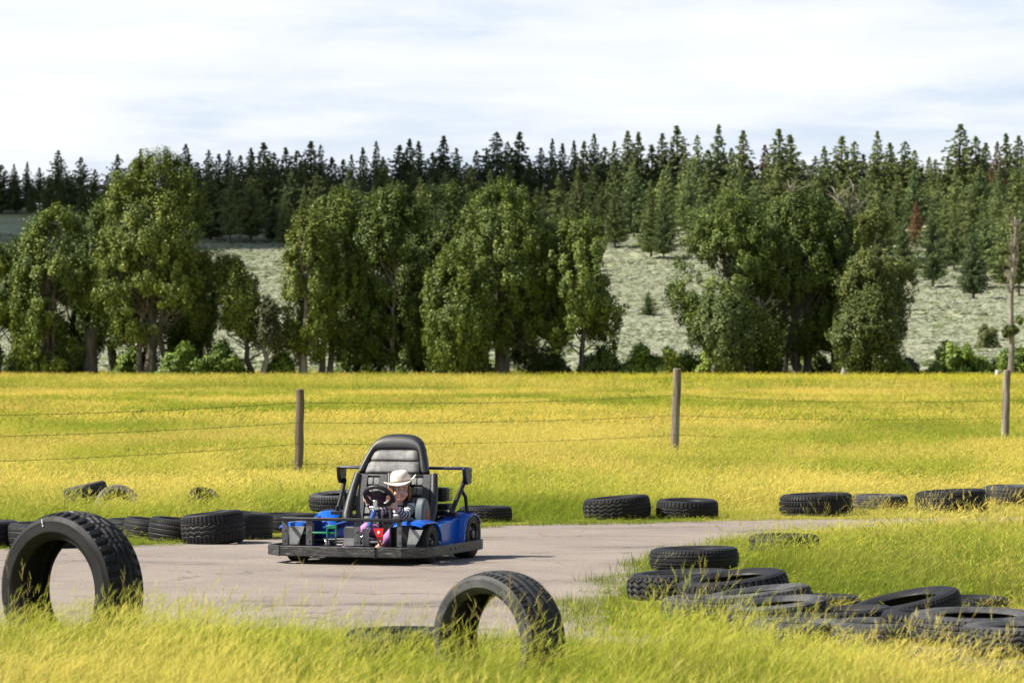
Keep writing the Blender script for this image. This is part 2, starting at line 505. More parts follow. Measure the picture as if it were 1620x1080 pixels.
for i in range(3): tuft(i, 46, .13, .20, .42, .0046, .20)                   # 0-2 near, leafy
for i in range(3, 5): tuft(i, 30, .13, .28, .46, .0040, .18, .45)            # 3-4 near, in seed
for i in range(5, 8): tuft(i, 26, .22, .20, .40, .012, .34, .22, 2)         # 5-7 middle distance
for i in range(8, 10): tuft(i, 22, .45, .24, .42, .030, .36, .25, 2)        # 8-9 far field
tuft(10, 26, .12, .05, .14, .006, .55)                                       # 10 short edge grass
tuft(11, 12, .18, .45, .72, .0040, .16, .85)                                   # 11 tall seed stalks

ng = bpy.data.node_groups.new('scatter', 'GeometryNodeTree')
ng.interface.new_socket('Geometry', in_out='INPUT', socket_type='NodeSocketGeometry')
ng.interface.new_socket('Collection', in_out='INPUT', socket_type='NodeSocketCollection')
ng.interface.new_socket('Geometry', in_out='OUTPUT', socket_type='NodeSocketGeometry')
gi = ng.nodes.new('NodeGroupInput'); go = ng.nodes.new('NodeGroupOutput')
ci = ng.nodes.new('GeometryNodeCollectionInfo'); ci.inputs['Separate Children'].default_value = True; ci.inputs['Reset Children'].default_value = True
ip = ng.nodes.new('GeometryNodeInstanceOnPoints'); ip.inputs['Pick Instance'].default_value = True
def _na(nm, ty):
    x = ng.nodes.new('GeometryNodeInputNamedAttribute'); x.data_type = ty; x.inputs['Name'].default_value = nm
    return x.outputs[0]
ng.links.new(gi.outputs['Geometry'], ip.inputs['Points']); ng.links.new(gi.outputs['Collection'], ci.inputs['Collection'])
ng.links.new(ci.outputs[0], ip.inputs['Instance'])
ng.links.new(_na('proto', 'INT'), ip.inputs['Instance Index']); ng.links.new(_na('turn', 'FLOAT_VECTOR'), ip.inputs['Rotation'])
ng.links.new(_na('size', 'FLOAT_VECTOR'), ip.inputs['Scale']); ng.links.new(ip.outputs[0], go.inputs[0])

def scatter(name, P, proto, turn, size, tint, low, coll, label, cat):
    me = bpy.data.meshes.new(name); me.vertices.add(len(P)); me.vertices.foreach_set('co', P.astype(np.float32).ravel())
    a = me.attributes.new('proto', 'INT', 'POINT'); a.data.foreach_set('value', proto.astype(np.int32))
    for nm, d in (('turn', turn), ('size', size), ('tint', tint), ('tint_low', low)):
        a = me.attributes.new(nm, 'FLOAT_VECTOR', 'POINT'); a.data.foreach_set('vector', d.astype(np.float32).ravel())
    o = bpy.data.objects.new(name, me); COL.objects.link(o)
    md = o.modifiers.new('scatter', 'NODES'); md.node_group = ng
    sid = [s.identifier for s in ng.interface.items_tree if s.name == 'Collection'][0]
    md[sid] = coll
    tag(o, label, cat, kind='stuff'); return o

POSTS = []
KEEP_OUT = []        # (x, y, r): tyres lying flat, filled before the grass is scattered
def lerp(a, b, f): return a[None, :] * (1 - f[:, None]) + b[None, :] * f[:, None]
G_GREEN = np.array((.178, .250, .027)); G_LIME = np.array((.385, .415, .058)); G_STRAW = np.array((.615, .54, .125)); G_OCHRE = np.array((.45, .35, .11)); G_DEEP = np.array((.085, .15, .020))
def meadow_colour(x, y):
    """green where the ground is damp, straw where it is dry; returns tip and foot colours"""
    n = len(x)
    big = fbm(x / 4.5, y / 8.0, 21, 4); fine = fbm(x * 1.1, y * .7, 22, 3); rnd = rng.uniform(size=n)
    far = np.clip((y - 40) / 25, 0, 1)
    dry = .60 + .12 * far - .17 * np.clip((50 - y) / 14, 0, 1) * (y > 21) + .26 * (x > 1.2) * (y < 33) * (y > 19) + .44 * (y < 20.0)
    dry = dry + (big - .5) * 3.2 + (fine - .5) * 1.5 + (rnd - .5) * .35
    # damp green streaks in the back of the field
    streak = fbm(x / 14.0, y / 5.0, 31, 3)
    dry = dry - np.clip((streak - .60) * 6, 0, 1) * .8 * (y > 70)
    f = np.clip(dry, 0, 1)
    tip = np.where((f < .5)[:, None], lerp(G_LIME * .8 + G_GREEN * .2, G_LIME, f * 2), lerp(G_LIME, G_STRAW, (f - .5) * 2))
    och = np.clip((fbm(x / 3.0, y / 6.0, 41, 3) - .56) * 6, 0, 1) * (rng.uniform(size=n) < .7)
    tip = lerp(np.array((0, 0, 0.)), np.array((1, 1, 1.)), 1 - och * .55) * tip + G_OCHRE[None] * (och * .55)[:, None]
    deep = np.clip((.40 - f) * 2.0, 0, .7)
    tip = tip * (1 - deep[:, None]) + G_GREEN[None] * deep[:, None]
    low = lerp(G_GREEN * .75, (G_LIME * .40 + G_GREEN * .35 + G_OCHRE * .15), f)  # green feet, with the shade between blades darkened into their colour
    return tip, low

def points(y0, y1, dens, margin=1.2, pad=.8):
    half1 = y1 * .15 * margin + pad
    n = int((y1 - y0) * 2 * half1 * dens)
    y = rng.uniform(y0, y1, n); x = rng.uniform(-half1, half1, n)
    k = np.abs(x) < y * .15 * margin + pad
    return x[k], y[k]

def build_grass():
    X = []; Y = []; PR = []; SC = []
    def put(x, y, pr, sc): X.append(x); Y.append(y); PR.append(pr); SC.append(sc)
    def choice(ids, p, n): return rng.choice(ids, n, p=p)
    def off_road(x, y, off):
        ins = inside(ROAD, x, y); d = edge_dist(ROAD, x, y)
        lim = off + .35 * (fbm(x * 2.2, y * 2.2, 55, 3) - .5)
        return ~(ins & (d > np.maximum(lim, 0))), ins, d
    # foreground verge
    x, y = points(8.8, 21.0, 120, 1.6, .8)
    k, ins, d = off_road(x, y, .10); x, y, d, ins = x[k], y[k], d[k], ins[k]
    pr = choice([0, 1, 2, 3, 4], [.22, .22, .22, .17, .17], len(x))
    sc = (.20 + .50 * fbm(x * 1.2, y * 1.2, 61, 3)) * rng.uniform(.7, 1.25, len(x)) * np.where(y > 18.8, .8, 1)
    edge = np.clip(d / .5, .35, 1.0); sc = sc * np.where(y > 17.5, edge, 1)
    put(x, y, pr, sc)
    x, y = points(9.5, 19.5, 2.6, 1.6, .8); k, ins, d = off_road(x, y, -.1); x, y = x[k], y[k]
    put(x, y, np.full(len(x), 11), rng.uniform(.30, .60, len(x)) * np.where(y > 18.0, .6, 1))
    # island and the far verge
    x, y = points(20.2, 40.0, 78, 1.5, 1.2)
    k, ins, d = off_road(x, y, .06); x, y, d, ins = x[k], y[k], d[k], ins[k]
    pr = choice([0, 1, 2, 3, 4, 5, 6], [.22, .22, .20, .08, .08, .1, .1], len(x))
    edge = np.clip(d / .8, .28, 1.0)
    sc = (.16 + .56 * fbm(x * .9, y * .9, 62, 3)) * rng.uniform(.75, 1.2, len(x)) * np.where(ins, .4, edge)
    put(x, y, pr, sc)
    # short grass creeping over the asphalt edge
    x, y = points(18.0, 37.5, 120, 1.5, 1.0)
    ins = inside(ROAD, x, y); d = edge_dist(ROAD, x, y); k = (d < .28 + .5 * (fbm(x * 1.7, y * 1.7, 77, 3) - .5)) & (rng.uniform(size=len(x)) < .75)
    x, y = x[k], y[k]; put(x, y, np.full(len(x), 10), rng.uniform(.6, 1.3, len(x)))
    # a few stalks standing out of the verge
    x, y = points(20.0, 34.0, 1.0, 1.2, .8); k, ins, d = off_road(x, y, -.05); x, y = x[k], y[k]
    put(x, y, np.full(len(x), 11), rng.uniform(.3, .62, len(x)))
    # middle field
    x, y = points(40.0, 74.0, 30, 1.45, 1.5)
    put(x, y, choice([5, 6, 7], [.34, .33, .33], len(x)), (.20 + .36 * fbm(x * .5, y * .4, 63, 3)) * rng.uniform(.8, 1.2, len(x)))
    # far field
    x, y = points(74.0, 150.0, 8, 1.4, 2.0)
    put(x, y, choice([8, 9], [.5, .5], len(x)), (.3 + .4 * fbm(x * .2, y * .2, 64, 3)) * rng.uniform(.8, 1.2, len(x)))
    x, y = points(150.0, 288.0, 2.4, 1.4, 3.0)
    put(x, y, choice([8, 9], [.5, .5], len(x)), rng.uniform(.55, 1.0, len(x)))
    x = np.concatenate(X); y = np.concatenate(Y); pr = np.concatenate(PR); sc = np.concatenate(SC)
    k = np.ones(len(x), bool)
    for (a, b, r) in KEEP_OUT: k &= np.hypot(x - a, y - b) > r
    near_t = np.full(len(x), 9.0)
    for (a, b, r) in KEEP_OUT: near_t = np.minimum(near_t, np.hypot(x - a, (y - b) * np.where(y < b, .7, 1.3)) - r)
    for (a, b) in POSTS: sc = sc * np.where((np.abs(x - a) < .8) & (y < b + .3) & (y > b - 3.5), .45, 1)
    sc = sc * np.where(y < 40, np.clip(.34 + .66 * near_t, .34, 1), 1)
    x, y, pr, sc = x[k], y[k], pr[k], sc[k]; n = len(x)
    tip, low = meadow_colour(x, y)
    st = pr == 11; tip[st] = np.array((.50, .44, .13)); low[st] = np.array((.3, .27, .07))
    # wild mustard in flower along the far edge of the field
    yel = (y > 190) & (y < 236) & (x > 2) & (rng.uniform(size=n) < .55 * np.clip(fbm(x / 9, y / 9, 91, 3) * 2 - .45, 0, 1) + .12)
    tip[yel] = np.array((.60, .58, .06))
    turn = np.stack([rng.normal(0, .06, n), rng.normal(0, .06, n), rng.uniform(-.8, .8, n)], 1)
    hgt = sc * rng.uniform(.85, 1.15, n)
    wd_ = np.clip(sc, .3, 2) ** .35; size = np.stack([wd_, wd_, hgt], 1)
    order = np.zeros(n); P = np.stack([x, y, order], 1)
    print('grass tufts', n)
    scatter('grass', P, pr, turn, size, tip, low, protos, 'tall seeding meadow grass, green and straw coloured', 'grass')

# ================================================================== SAGEBRUSH (stuff)
sage_protos = bpy.data.collections.new('sage_prototypes')
def sage_tuft(i, n, h):
    r = np.random.default_rng(300 + i); c = r.normal(0, 1, (n, 3)); c /= np.linalg.norm(c, axis=1)[:, None]
    c *= (r.uniform(.45, 1, n) ** .5)[:, None]; c[:, 2] = np.abs(c[:, 2]); c *= np.array((.55, .55, h))
    nrm = c + r.normal(0, .35, (n, 3)) + np.array((0, 0, .25)); nrm /= np.linalg.norm(nrm, axis=1)[:, None]
    u = np.cross(nrm, r.normal(0, 1, (n, 3))); u /= np.linalg.norm(u, axis=1)[:, None]; v = np.cross(nrm, u)
    s = r.uniform(.08, .17, n)[:, None]
    V = np.stack([c - u * s - v * s, c + u * s - v * s, c + u * s + v * s, c - u * s + v * s], 1).reshape(-1, 3)
    me = np_mesh('sage_tuft', V, np.arange(4 * n).reshape(n, 4))
    at = me.attributes.new('tone', 'FLOAT', 'POINT'); at.data.foreach_set('value', np.repeat(r.uniform(.35, .65, size=n), 4).astype(np.float32))
    at = me.attributes.new('ht', 'FLOAT', 'POINT'); at.data.foreach_set('value', np.repeat(np.clip(c[:, 2] / h, 0, 1), 4).astype(np.float32))
    me.materials.append(m_grass); o = bpy.data.objects.new('sage_tuft_%d' % i, me); sage_protos.objects.link(o)
for i in range(4): sage_tuft(i, 70, (.5, .6, .75, .6)[i])

def build_sage():
    y = 300 + 640 * rng.uniform(size=118000) ** .8; h = y * .15 * 1.45 + 5; x = rng.uniform(-1, 1, len(y)) * h
    dens = fbm(x / 30, y / 45, 71, 4); k = rng.uniform(size=len(x)) < np.clip((dens - .28) * 3.2, .40, 1)
    x, y, dens = x[k], y[k], dens[k]; n = len(x)
    z = terrain(x, y)
    sc = rng.uniform(.7, 1.5, n) * (.75 + .7 * fbm(x / 12, y / 12, 72, 2))
    a = np.array((.56, .57, .43)); b = np.array((.48, .51, .35)); g = np.array((.24, .30, .11))
    f = rng.uniform(size=n) * .6 + .6 * fbm(x / 20, y / 30, 73, 3) - .1; f = np.clip(f, 0, 1)
    tip = lerp(a, b, f); gr = rng.uniform(size=n) < .08 + .3 * (y < 350); tip[gr] = g
    turn = np.stack([np.zeros(n), np.zeros(n), rng.uniform(0, 6.28, n)], 1)
    size = np.stack([sc * 1.5, sc * 1.5, sc * .42], 1)
    print('sage', n)
    scatter('sagebrush', np.stack([x, y, z - .03], 1), rng.integers(0, 4, n), turn, size, tip, tip * .9, sage_protos, 'pale grey green sagebrush covering the hillside', 'sagebrush')
# ================================================================== TREES
m_leaf = leaf_mat('broad_leaf', .12, .55)
m_needle = leaf_mat('pine_needle', .14, .42, gloss=.12)
m_bark = noisy('cottonwood_bark', (.055, .047, .037), (.17, .145, .115), 3.0, .9, .6, stretch=(1, 1, .25))
m_paleb = noisy('pale_bark', (.17, .15, .12), (.36, .32, .27), 2.5, .9, .5, stretch=(1, 1, .3))
m_dead = noisy('dead_wood', (.13, .11, .085), (.34, .30, .25), 3.0, .9, .4, stretch=(1, 1, .25))
m_pbark = noisy('pine_bark', (.05, .035, .025), (.14, .09, .06), 2.0, .95)

def leaf_cloud(centres, radii, per, size, r, up=.35, aspect=1.5, outward=.9, tone=None, core=None):
    """many leaf-sized quads filling clumps; returns mesh arrays"""
    C = np.repeat(np.asarray(centres, float), per, axis=0); RR = np.repeat(np.asarray(radii, float), per, axis=0)
    n = len(C)
    d = r.normal(0, 1, (n, 3)); d /= np.linalg.norm(d, axis=1)[:, None]
    q = r.uniform(.25, 1, n) ** .6
    off = d * q[:, None] * RR
    P = C + off
    nrm = d * outward + r.normal(0, .55, (n, 3)) + np.array((0, 0, up))
    if core is not None:
        o = P - core; o /= np.linalg.norm(o, axis=1)[:, None] + 1e-6; nrm += o * .85
    nrm /= np.linalg.norm(nrm, axis=1)[:, None]
    u = np.cross(nrm, r.normal(0, 1, (n, 3))); u /= np.linalg.norm(u, axis=1)[:, None] + 1e-9; v = np.cross(nrm, u)
    s = (size * r.uniform(.6, 1.25, n))[:, None]
    V = np.stack([P - u * s * .5 * aspect, P - v * s * .5 + u * s * .12, P + u * s * .5 * aspect, P + v * s * .5 + u * s * .12], 1).reshape(-1, 3)
    F = np.arange(4 * n).reshape(n, 4)
    base = np.repeat(r.uniform(.25, .75, len(centres)), per) if tone is None else np.repeat(tone, per)
    T = np.repeat(np.clip(base + r.normal(0, .2, n), 0, 1), 4)
    return V, F, T

def foliage_mesh(name, V, F, T, material):
    me = np_mesh(name, V, F, smooth=False)
    at = me.attributes.new('tone', 'FLOAT', 'POINT'); at.data.foreach_set('value', T.astype(np.float32))
    me.materials.append(material); return me

TREE_Y = 248.0
TS = FPX / TREE_Y
def cottonwood(px, top, left, right, label, Y=TREE_Y, base_py=596, skirt=.16, stems=None, seed=0, col=(.075, .105, .020), dens=1.0,
               pale=False, lean=0.0, widest=.5, ragged=.5, name='cottonwood_tree', cat='tree', group='cottonwoods along the back of the field', deadtop=None, r_trunk=.33, leafsize=.125):
    """px/top/left/right: where trunk, crown top and crown sides stand in the photo; they become metres at the tree's own distance"""
    r = np.random.default_rng(1000 + seed); s = FPX / Y
    x0 = xat(px, Y); H = zat(top, Y); xl = xat(left, Y) - x0; xr = xat(right, Y) - x0
    root = empty(name, (x0, Y, 0)); tag(root, label, cat, group)
    cx = (xl + xr) / 2; hw = (xr - xl) / 2; z0 = H * skirt
    def width(f):      # crown half-width by height fraction inside the crown
        f = np.clip(f, 0, 1)
        a = np.where(f < widest, .66 + .34 * np.sin(f / widest * math.pi / 2), np.cos((f - widest) / (1 - widest) * math.pi / 2 * .985) ** .44)
        return np.maximum(a, .10)
    # clumps fill the outline; noise bites gaps into it and makes its edge uneven
    NC = int((200 + hw * H * 7.0) * dens)
    cen = []; rad = []
    k = 0; so = seed * 7.3
    while len(cen) < NC and k < NC * 30:
        k += 1
        f = r.uniform(0, 1); a = r.uniform(0, 2 * math.pi); q = r.uniform(.12, 1) ** .5
        ed = .80 + .50 * float(fbm(np.array([a * 1.9 + so]), np.array([f * 7.0]), 13, 2)[0])
        w_ = float(width(f)) * hw * ed
        if r.uniform() > (w_ / hw) ** 1.2: continue
        px_ = math.cos(a) * q * w_; py_ = math.sin(a) * q * w_ * .8
        p = np.array([cx * (.2 + .8 * min(1, f * 2 + .25)) + lean * f + px_, py_, z0 + (H - z0) * f])
        gap = .62 * float(vnoise(np.array([p[0] * .42 + so]), np.array([p[2] * .40]), 3)[0]) + .38 * float(vnoise(np.array([p[1] * .6 + so]), np.array([p[2] * .8 + p[0] * .5]), 4)[0])
        if gap < .355 + .06 * ragged: continue
        cr = r.uniform(.26, .66)
        cen.append(p); rad.append((cr * r.uniform(.6, 1.2), cr * r.uniform(.7, 1.1), cr * r.uniform(.9, 2.0)))
    # sprays standing out of the top
    for i in range(int(7 + 5 * ragged)):
        f = r.uniform(.74, 1.0); a = r.uniform(-.7, .7)
        cen.append(np.array([cx + lean * f + a * width(f) * hw, r.uniform(-.5, .5) * hw, z0 + (H - z0) * f])); rad.append((.28, .28, .75))
    cen = np.array(cen); rad = np.array(rad)
    V, F, T = leaf_cloud(cen, rad, 112, leafsize, r, outward=.38, core=np.array([cx, 0, z0 + .5 * (H - z0)]))
    cr_o = link('crown', foliage_mesh('crown', V, F, T, m_leaf), m_leaf, root); cr_o.color = (*col, 1)
    # trunk and limbs
    tb = MB(); st = stems or [(0.0, 1.0)]
    for (dx, sc) in st:
        dxm = dx / s; pts = []; rs = []; n = 9; top_z = H * r.uniform(.72, .86) * (sc ** .3); tx = cx * .8 + lean + r.normal(0, .25 * hw) * .5
        for i in range(n):
            f = i / (n - 1); pts.append((dxm + (tx - dxm) * f ** 1.4 + r.normal(0, .10) * (i > 0), r.normal(0, .12) * (i > 0), -.2 + (top_z + .2) * f)); rs.append(r_trunk * sc * (1 - .86 * f) * (1.25 if i == 0 else 1))
        tb.tube(pts, rs, 9)
        pick = [c for c in cen if c[2] > z0 * .8]
        for i in range(int(16 + hw * 2.2)):
            c = pick[r.integers(len(pick))]
            f = min(.95, max(.18, c[2] / top_z * r.uniform(.45, .75))); j = f * (n - 1); j0 = int(j); a = Vector(pts[j0]).lerp(Vector(pts[min(j0 + 1, n - 1)]), j - j0)
            b = Vector(c); m_ = a.lerp(b, .5) + Vector((r.normal(0, .3), r.normal(0, .3), -.35 + r.uniform(0, .5)))
            r0 = r_trunk * sc * .34 * (1 - .5 * f)
            tb.tube([a, a.lerp(m_, .5), m_, m_.lerp(b, .6), b], [r0, r0 * .8, r0 * .6, r0 * .4, .02], 6, caps=False)
    tb.build('trunk', m_paleb if pale else m_bark, root)
    if deadtop:
        db = MB()
        for (bx, by, ex, ey) in deadtop:
            a = Vector((xat(bx, Y) - x0, -.6 * hw * .5, zat(by, Y))); b = Vector((xat(ex, Y) - x0, -.3 * hw, zat(ey, Y)))
            mid = a.lerp(b, .5) + Vector((r.normal(0, .25), 0, r.normal(0, .2)))
            db.tube([a, mid, b], [.15, .10, .03], 7)
            for i in range(9):
                q = a.lerp(b, r.uniform(.3, 1)); e = q + Vector((r.normal(0, .7), r.normal(0, .5), r.uniform(.2, 1.3)))
                db.tube([q, q.lerp(e, .5) + Vector((r.normal(0, .1), 0, .1)), e], [.05, .035, .012], 5)
        db.build('dead_branch', m_dead, root)
    return root

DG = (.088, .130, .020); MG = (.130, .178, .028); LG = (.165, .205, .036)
def build_cottonwoods():
    C = cottonwood
    C(-6, 384, -70, 26, 'cottonwood cut off by the left edge of the photo', seed=1, col=MG, skirt=.1, Y=250)
    C(70, 331, 22, 152, 'bushy cottonwood leafy almost to the ground, left of the tallest cottonwood', seed=2, col=MG, skirt=.05, stems=[(0, .8), (-8, .6), (12, .6)], Y=249)
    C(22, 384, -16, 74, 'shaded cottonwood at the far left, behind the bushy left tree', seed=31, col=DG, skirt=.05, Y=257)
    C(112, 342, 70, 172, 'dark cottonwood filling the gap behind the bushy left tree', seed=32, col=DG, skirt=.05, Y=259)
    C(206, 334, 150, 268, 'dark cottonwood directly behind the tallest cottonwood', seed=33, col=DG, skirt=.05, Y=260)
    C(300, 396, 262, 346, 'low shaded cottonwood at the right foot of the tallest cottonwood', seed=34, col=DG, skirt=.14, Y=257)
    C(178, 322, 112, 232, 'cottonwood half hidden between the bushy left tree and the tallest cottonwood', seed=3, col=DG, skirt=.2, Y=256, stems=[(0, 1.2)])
    C(238, 243, 158, 343, 'tallest cottonwood, three dark trunks, standing high above its neighbours', seed=4, col=(.140, .182, .028), skirt=.17, stems=[(-2, 1.35), (-16, .7), (18, .8)], widest=.42, ragged=.9, Y=247, dens=1.05)
    C(400, 411, 346, 421, 'small leaning cottonwood alone in the gap right of the tallest tree', seed=5, col=LG, skirt=.36, lean=-1.0, r_trunk=.26, Y=246, dens=.8)
    C(416, 478, 400, 447, 'stunted half dead cottonwood with a bare grey trunk', seed=6, col=(.09, .10, .035), skirt=.3, r_trunk=.26, Y=245, dens=.28, pale=True, ragged=1)
    C(478, 333, 446, 532, 'slim cottonwood at the left end of the big middle clump', seed=7, col=LG, skirt=.12, Y=246, pale=True, dens=.85)
    C(512, 306, 470, 606, 'cottonwood with two pale trunks near the left of the middle clump', seed=8, col=MG, skirt=.10, stems=[(-4, .8), (9, .8)], pale=True, Y=249)
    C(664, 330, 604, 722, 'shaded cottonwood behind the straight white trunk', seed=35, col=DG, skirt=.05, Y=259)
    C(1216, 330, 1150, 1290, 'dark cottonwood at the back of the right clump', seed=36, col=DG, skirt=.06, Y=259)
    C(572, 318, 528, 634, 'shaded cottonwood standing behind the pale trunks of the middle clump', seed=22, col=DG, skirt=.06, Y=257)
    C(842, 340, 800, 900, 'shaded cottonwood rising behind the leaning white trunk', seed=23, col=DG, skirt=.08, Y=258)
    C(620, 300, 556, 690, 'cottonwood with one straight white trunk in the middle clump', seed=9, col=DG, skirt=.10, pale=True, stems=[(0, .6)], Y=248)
    C(690, 297, 636, 772, 'broad dark cottonwood in the centre of the middle clump', seed=10, col=DG, skirt=.07, stems=[(0, 1.1), (-18, .7)], Y=253)
    C(722, 392, 668, 780, 'low young cottonwood in front of the centre of the middle clump', seed=21, col=MG, skirt=.06, stems=[(0, .6)], Y=243)
    C(790, 289, 712, 874, 'cottonwood with a thick brown trunk and bright leafy top', seed=11, col=MG, skirt=.16, stems=[(0, 1.3), (8, 1.0)], ragged=.9, Y=247)
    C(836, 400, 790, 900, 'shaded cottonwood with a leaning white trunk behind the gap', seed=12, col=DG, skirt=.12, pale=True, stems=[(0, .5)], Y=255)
    C(919, 350, 846, 992, 'cottonwood with drooping right hand limbs at the right end of the middle clump', seed=13, col=MG, skirt=.2, stems=[(0, .7)], Y=246, dens=.9, ragged=.9)
    C(1187, 308, 1062, 1236, 'spreading cottonwood with pale dead limbs, left in the right clump', seed=14, col=(.112, .160, .026), skirt=.12, stems=[(0, .9), (-30, .5)], ragged=.8, Y=247, deadtop=[(1168, 392, 1150, 330), (1196, 470, 1216, 500)])
    C(1246, 303, 1186, 1348, 'tall dense cottonwood with a white trunk in the heart of the right clump', seed=15, col=DG, skirt=.14, stems=[(-6, .7), (16, 1.1), (32, 1.0)], Y=250, pale=False, deadtop=[(1255, 330, 1248, 296)])
    C(1322, 330, 1262, 1378, 'cottonwood topped by bleached dead branches in the right clump', seed=16, col=DG, skirt=.2, stems=[(0, 1.1)], Y=253, deadtop=[(1334, 380, 1349, 292), (1338, 352, 1318, 300), (1332, 382, 1364, 320)])
    C(1372, 340, 1324, 1442, 'rounded cottonwood at the right end of the right clump', seed=17, col=(.112, .142, .028), skirt=.12, stems=[(0, .9), (-44, .9)], widest=.58, Y=247)
    C(1128, 470, 1096, 1190, 'young grey green cottonwood at the foot of the right clump', seed=18, col=(.110, .150, .040), skirt=.04, r_trunk=.2, Y=243, stems=[(0, .6)])
    C(1366, 468, 1316, 1424, 'low leafy cottonwood in front of the right end of the right clump', seed=19, col=(.100, .132, .028), skirt=.05, r_trunk=.3, Y=243)
    C(1700, 350, 1640, 1760, 'cottonwood just beyond the right edge of the field', seed=20, col=MG, Y=250)

def snag():
    Y = 236.0; x0 = xat(1597, Y); r = np.random.default_rng(5); root = empty('dead_tree', (x0, Y, 0))
    tag(root, 'tall bare dead tree standing behind the right fence post', 'tree')
    H = zat(318, Y); tb = MB(); pts = []; rs = []
    for i in range(14):
        f = i / 13; pts.append((xat(1597 + 9 * f + 2.0 * math.sin(f * 9), Y) - x0, 0, -.2 + H * f * .93)); rs.append(.23 * (1 - .6 * f))
    tb.tube(pts, rs, 10); tb.build('trunk', m_dead, root)
    bb = MB()
    for i in range(60):
        f = r.uniform(.58, 1.0); a = Vector(pts[min(13, int(f * 13))]); ang = r.uniform(0, 6.28); L = r.uniform(.4, 1.15) * (1.25 - .4 * f)
        e = a + Vector((math.cos(ang) * L * .6, math.sin(ang) * L * .6, L * r.uniform(.4, 1.2)))
        bb.tube([a, a.lerp(e, .5) + Vector((0, 0, -.08)), e], [.07, .045, .012], 5)
        for j in range(3):
            q = a.lerp(e, r.uniform(.4, 1)); g = q + Vector((r.normal(0, .22), r.normal(0, .22), r.uniform(.1, .5))); bb.tube([q, g], [.02, .008], 4)
    bb.build('dead_branch', m_dead, root)
    cen = [(xat(1600 + r.uniform(-9, 12), Y) - x0, r.uniform(-.3, .3), zat(r.uniform(498, 530), Y)) for i in range(9)]
    V, F, T = leaf_cloud(cen, [(.3, .3, .3)] * 9, 40, .26, r); o = link('ivy_foliage', foliage_mesh('foliage', V, F, T, m_leaf), m_leaf, root); o.color = (.10, .12, .03, 1)
    o.name = 'foliage'

def shrub(px, top, left, right, label, Y=244.0, seed=0, col=(.055, .105, .014), base=0.0, name='willow_shrub', group='green shrubs under the trees', cat='shrub'):
    r = np.random.default_rng(2000 + seed); x0 = xat(px, Y); H = (zat(top, Y) - base) * 1.12; xl = xat(left, Y) - x0; xr = xat(right, Y) - x0
    root = empty(name, (x0, Y, base)); tag(root, label, cat, group)
    hw = (xr - xl) / 2; cx = (xl + xr) / 2; n = int(34 + hw * H * 16); cen = []; rad = []
    for i in range(n):
        a = r.uniform(-1, 1); f = r.uniform(0, 1) ** .7
        lim = (1 - abs(a) ** 2.6) * (.8 + .2 * math.sin(a * 7 + seed) + r.uniform(-.08, .1))
        cen.append((cx + a * hw * (1 - .12 * f), r.uniform(-1, 1) * min(hw, 2.2) * .8, max(.2, H * f * lim))); c = r.uniform(.35, .62); rad.append((c, c, c))
    V, F, T = leaf_cloud(cen, rad, 90, .15, r, aspect=1.9, outward=.5, core=np.array([cx, 0, H * .2])); o = link('foliage', foliage_mesh('foliage', V, F, T, m_leaf), m_leaf, root); o.color = (*col, 1)
    tb = MB()
    for i in range(7):
        a = Vector((cx + r.uniform(-.7, .7) * hw, 0, -.1)); e = a + Vector((r.normal(0, .4), r.normal(0, .3), H * r.uniform(.5, .9))); tb.tube([a, a.lerp(e, .5) + Vector((.1, 0, 0)), e], [.06, .045, .015], 5)
    tb.build('stem', m_pbark, root)

def build_shrubs():
    G = (.135, .205, .024); D = (.095, .140, .020); L = (.185, .245, .030)
    rows = [(40, 558, 14, 66, 'dark shrub beneath the cottonwood at the left edge', D, 252), (118, 552, 92, 140, 'green shrub in the gap beside the grey stump trunk', G, 253), (204, 556, 184, 226, 'small shrub between the two left trunks', G, 254),
            (286, 548, 252, 326, 'deep green shrub right of the tallest tree, touching a second shrub', G, 244), (352, 545, 316, 388, 'wide deep green shrub beside the small leaning cottonwood', G, 245),
            (443, 554, 426, 462, 'rounded shrub between the stunted tree and the middle clump', G, 246), (556, 560, 528, 590, 'shaded shrub low under the two pale trunks', D, 254), (654, 556, 622, 690, 'shaded shrub right of the straight white trunk', D, 254), (745, 560, 716, 782, 'shaded shrub left of the thick brown trunk', D, 252),
            (868, 560, 836, 905, 'dark shrub left of the drooping cottonwood', D, 252), (950, 553, 914, 988, 'dark shrub under the drooping cottonwood limbs', D, 247), (1018, 551, 980, 1054, 'green shrub below the lone hillside tree', G, 246), (1060, 555, 1040, 1084, 'bright shrub just left of the middle fence post', L, 245),
            (1088, 562, 1074, 1106, 'small shrub directly behind the middle fence post', G, 246), (1128, 556, 1096, 1166, 'leafy shrub at the foot of the young grey green cottonwood', L, 245), (1212, 558, 1180, 1242, 'shrub beside the white trunk of the right clump', G, 251), (1290, 560, 1256, 1322, 'shaded shrub among the dark trunks of the right clump', D, 254),
            (1418, 563, 1399, 1440, 'small round bright shrub right of the right clump', L, 244), (1436, 572, 1424, 1454, 'low greyish shrub beside the small round shrub', (.09, .10, .045), 246), (1510, 547, 1464, 1558, 'largest rounded shrub in front of the sage slope', G, 245), (1548, 566, 1532, 1572, 'shrub joining the right side of the largest shrub', G, 246),
            (1602, 553, 1566, 1650, 'wide shrub behind the dead tree', G, 247)]
    for i, (px, top, l, r_, lab, c, Y) in enumerate(rows): shrub(px, top, l, r_, lab, Y, 10 + i, c)

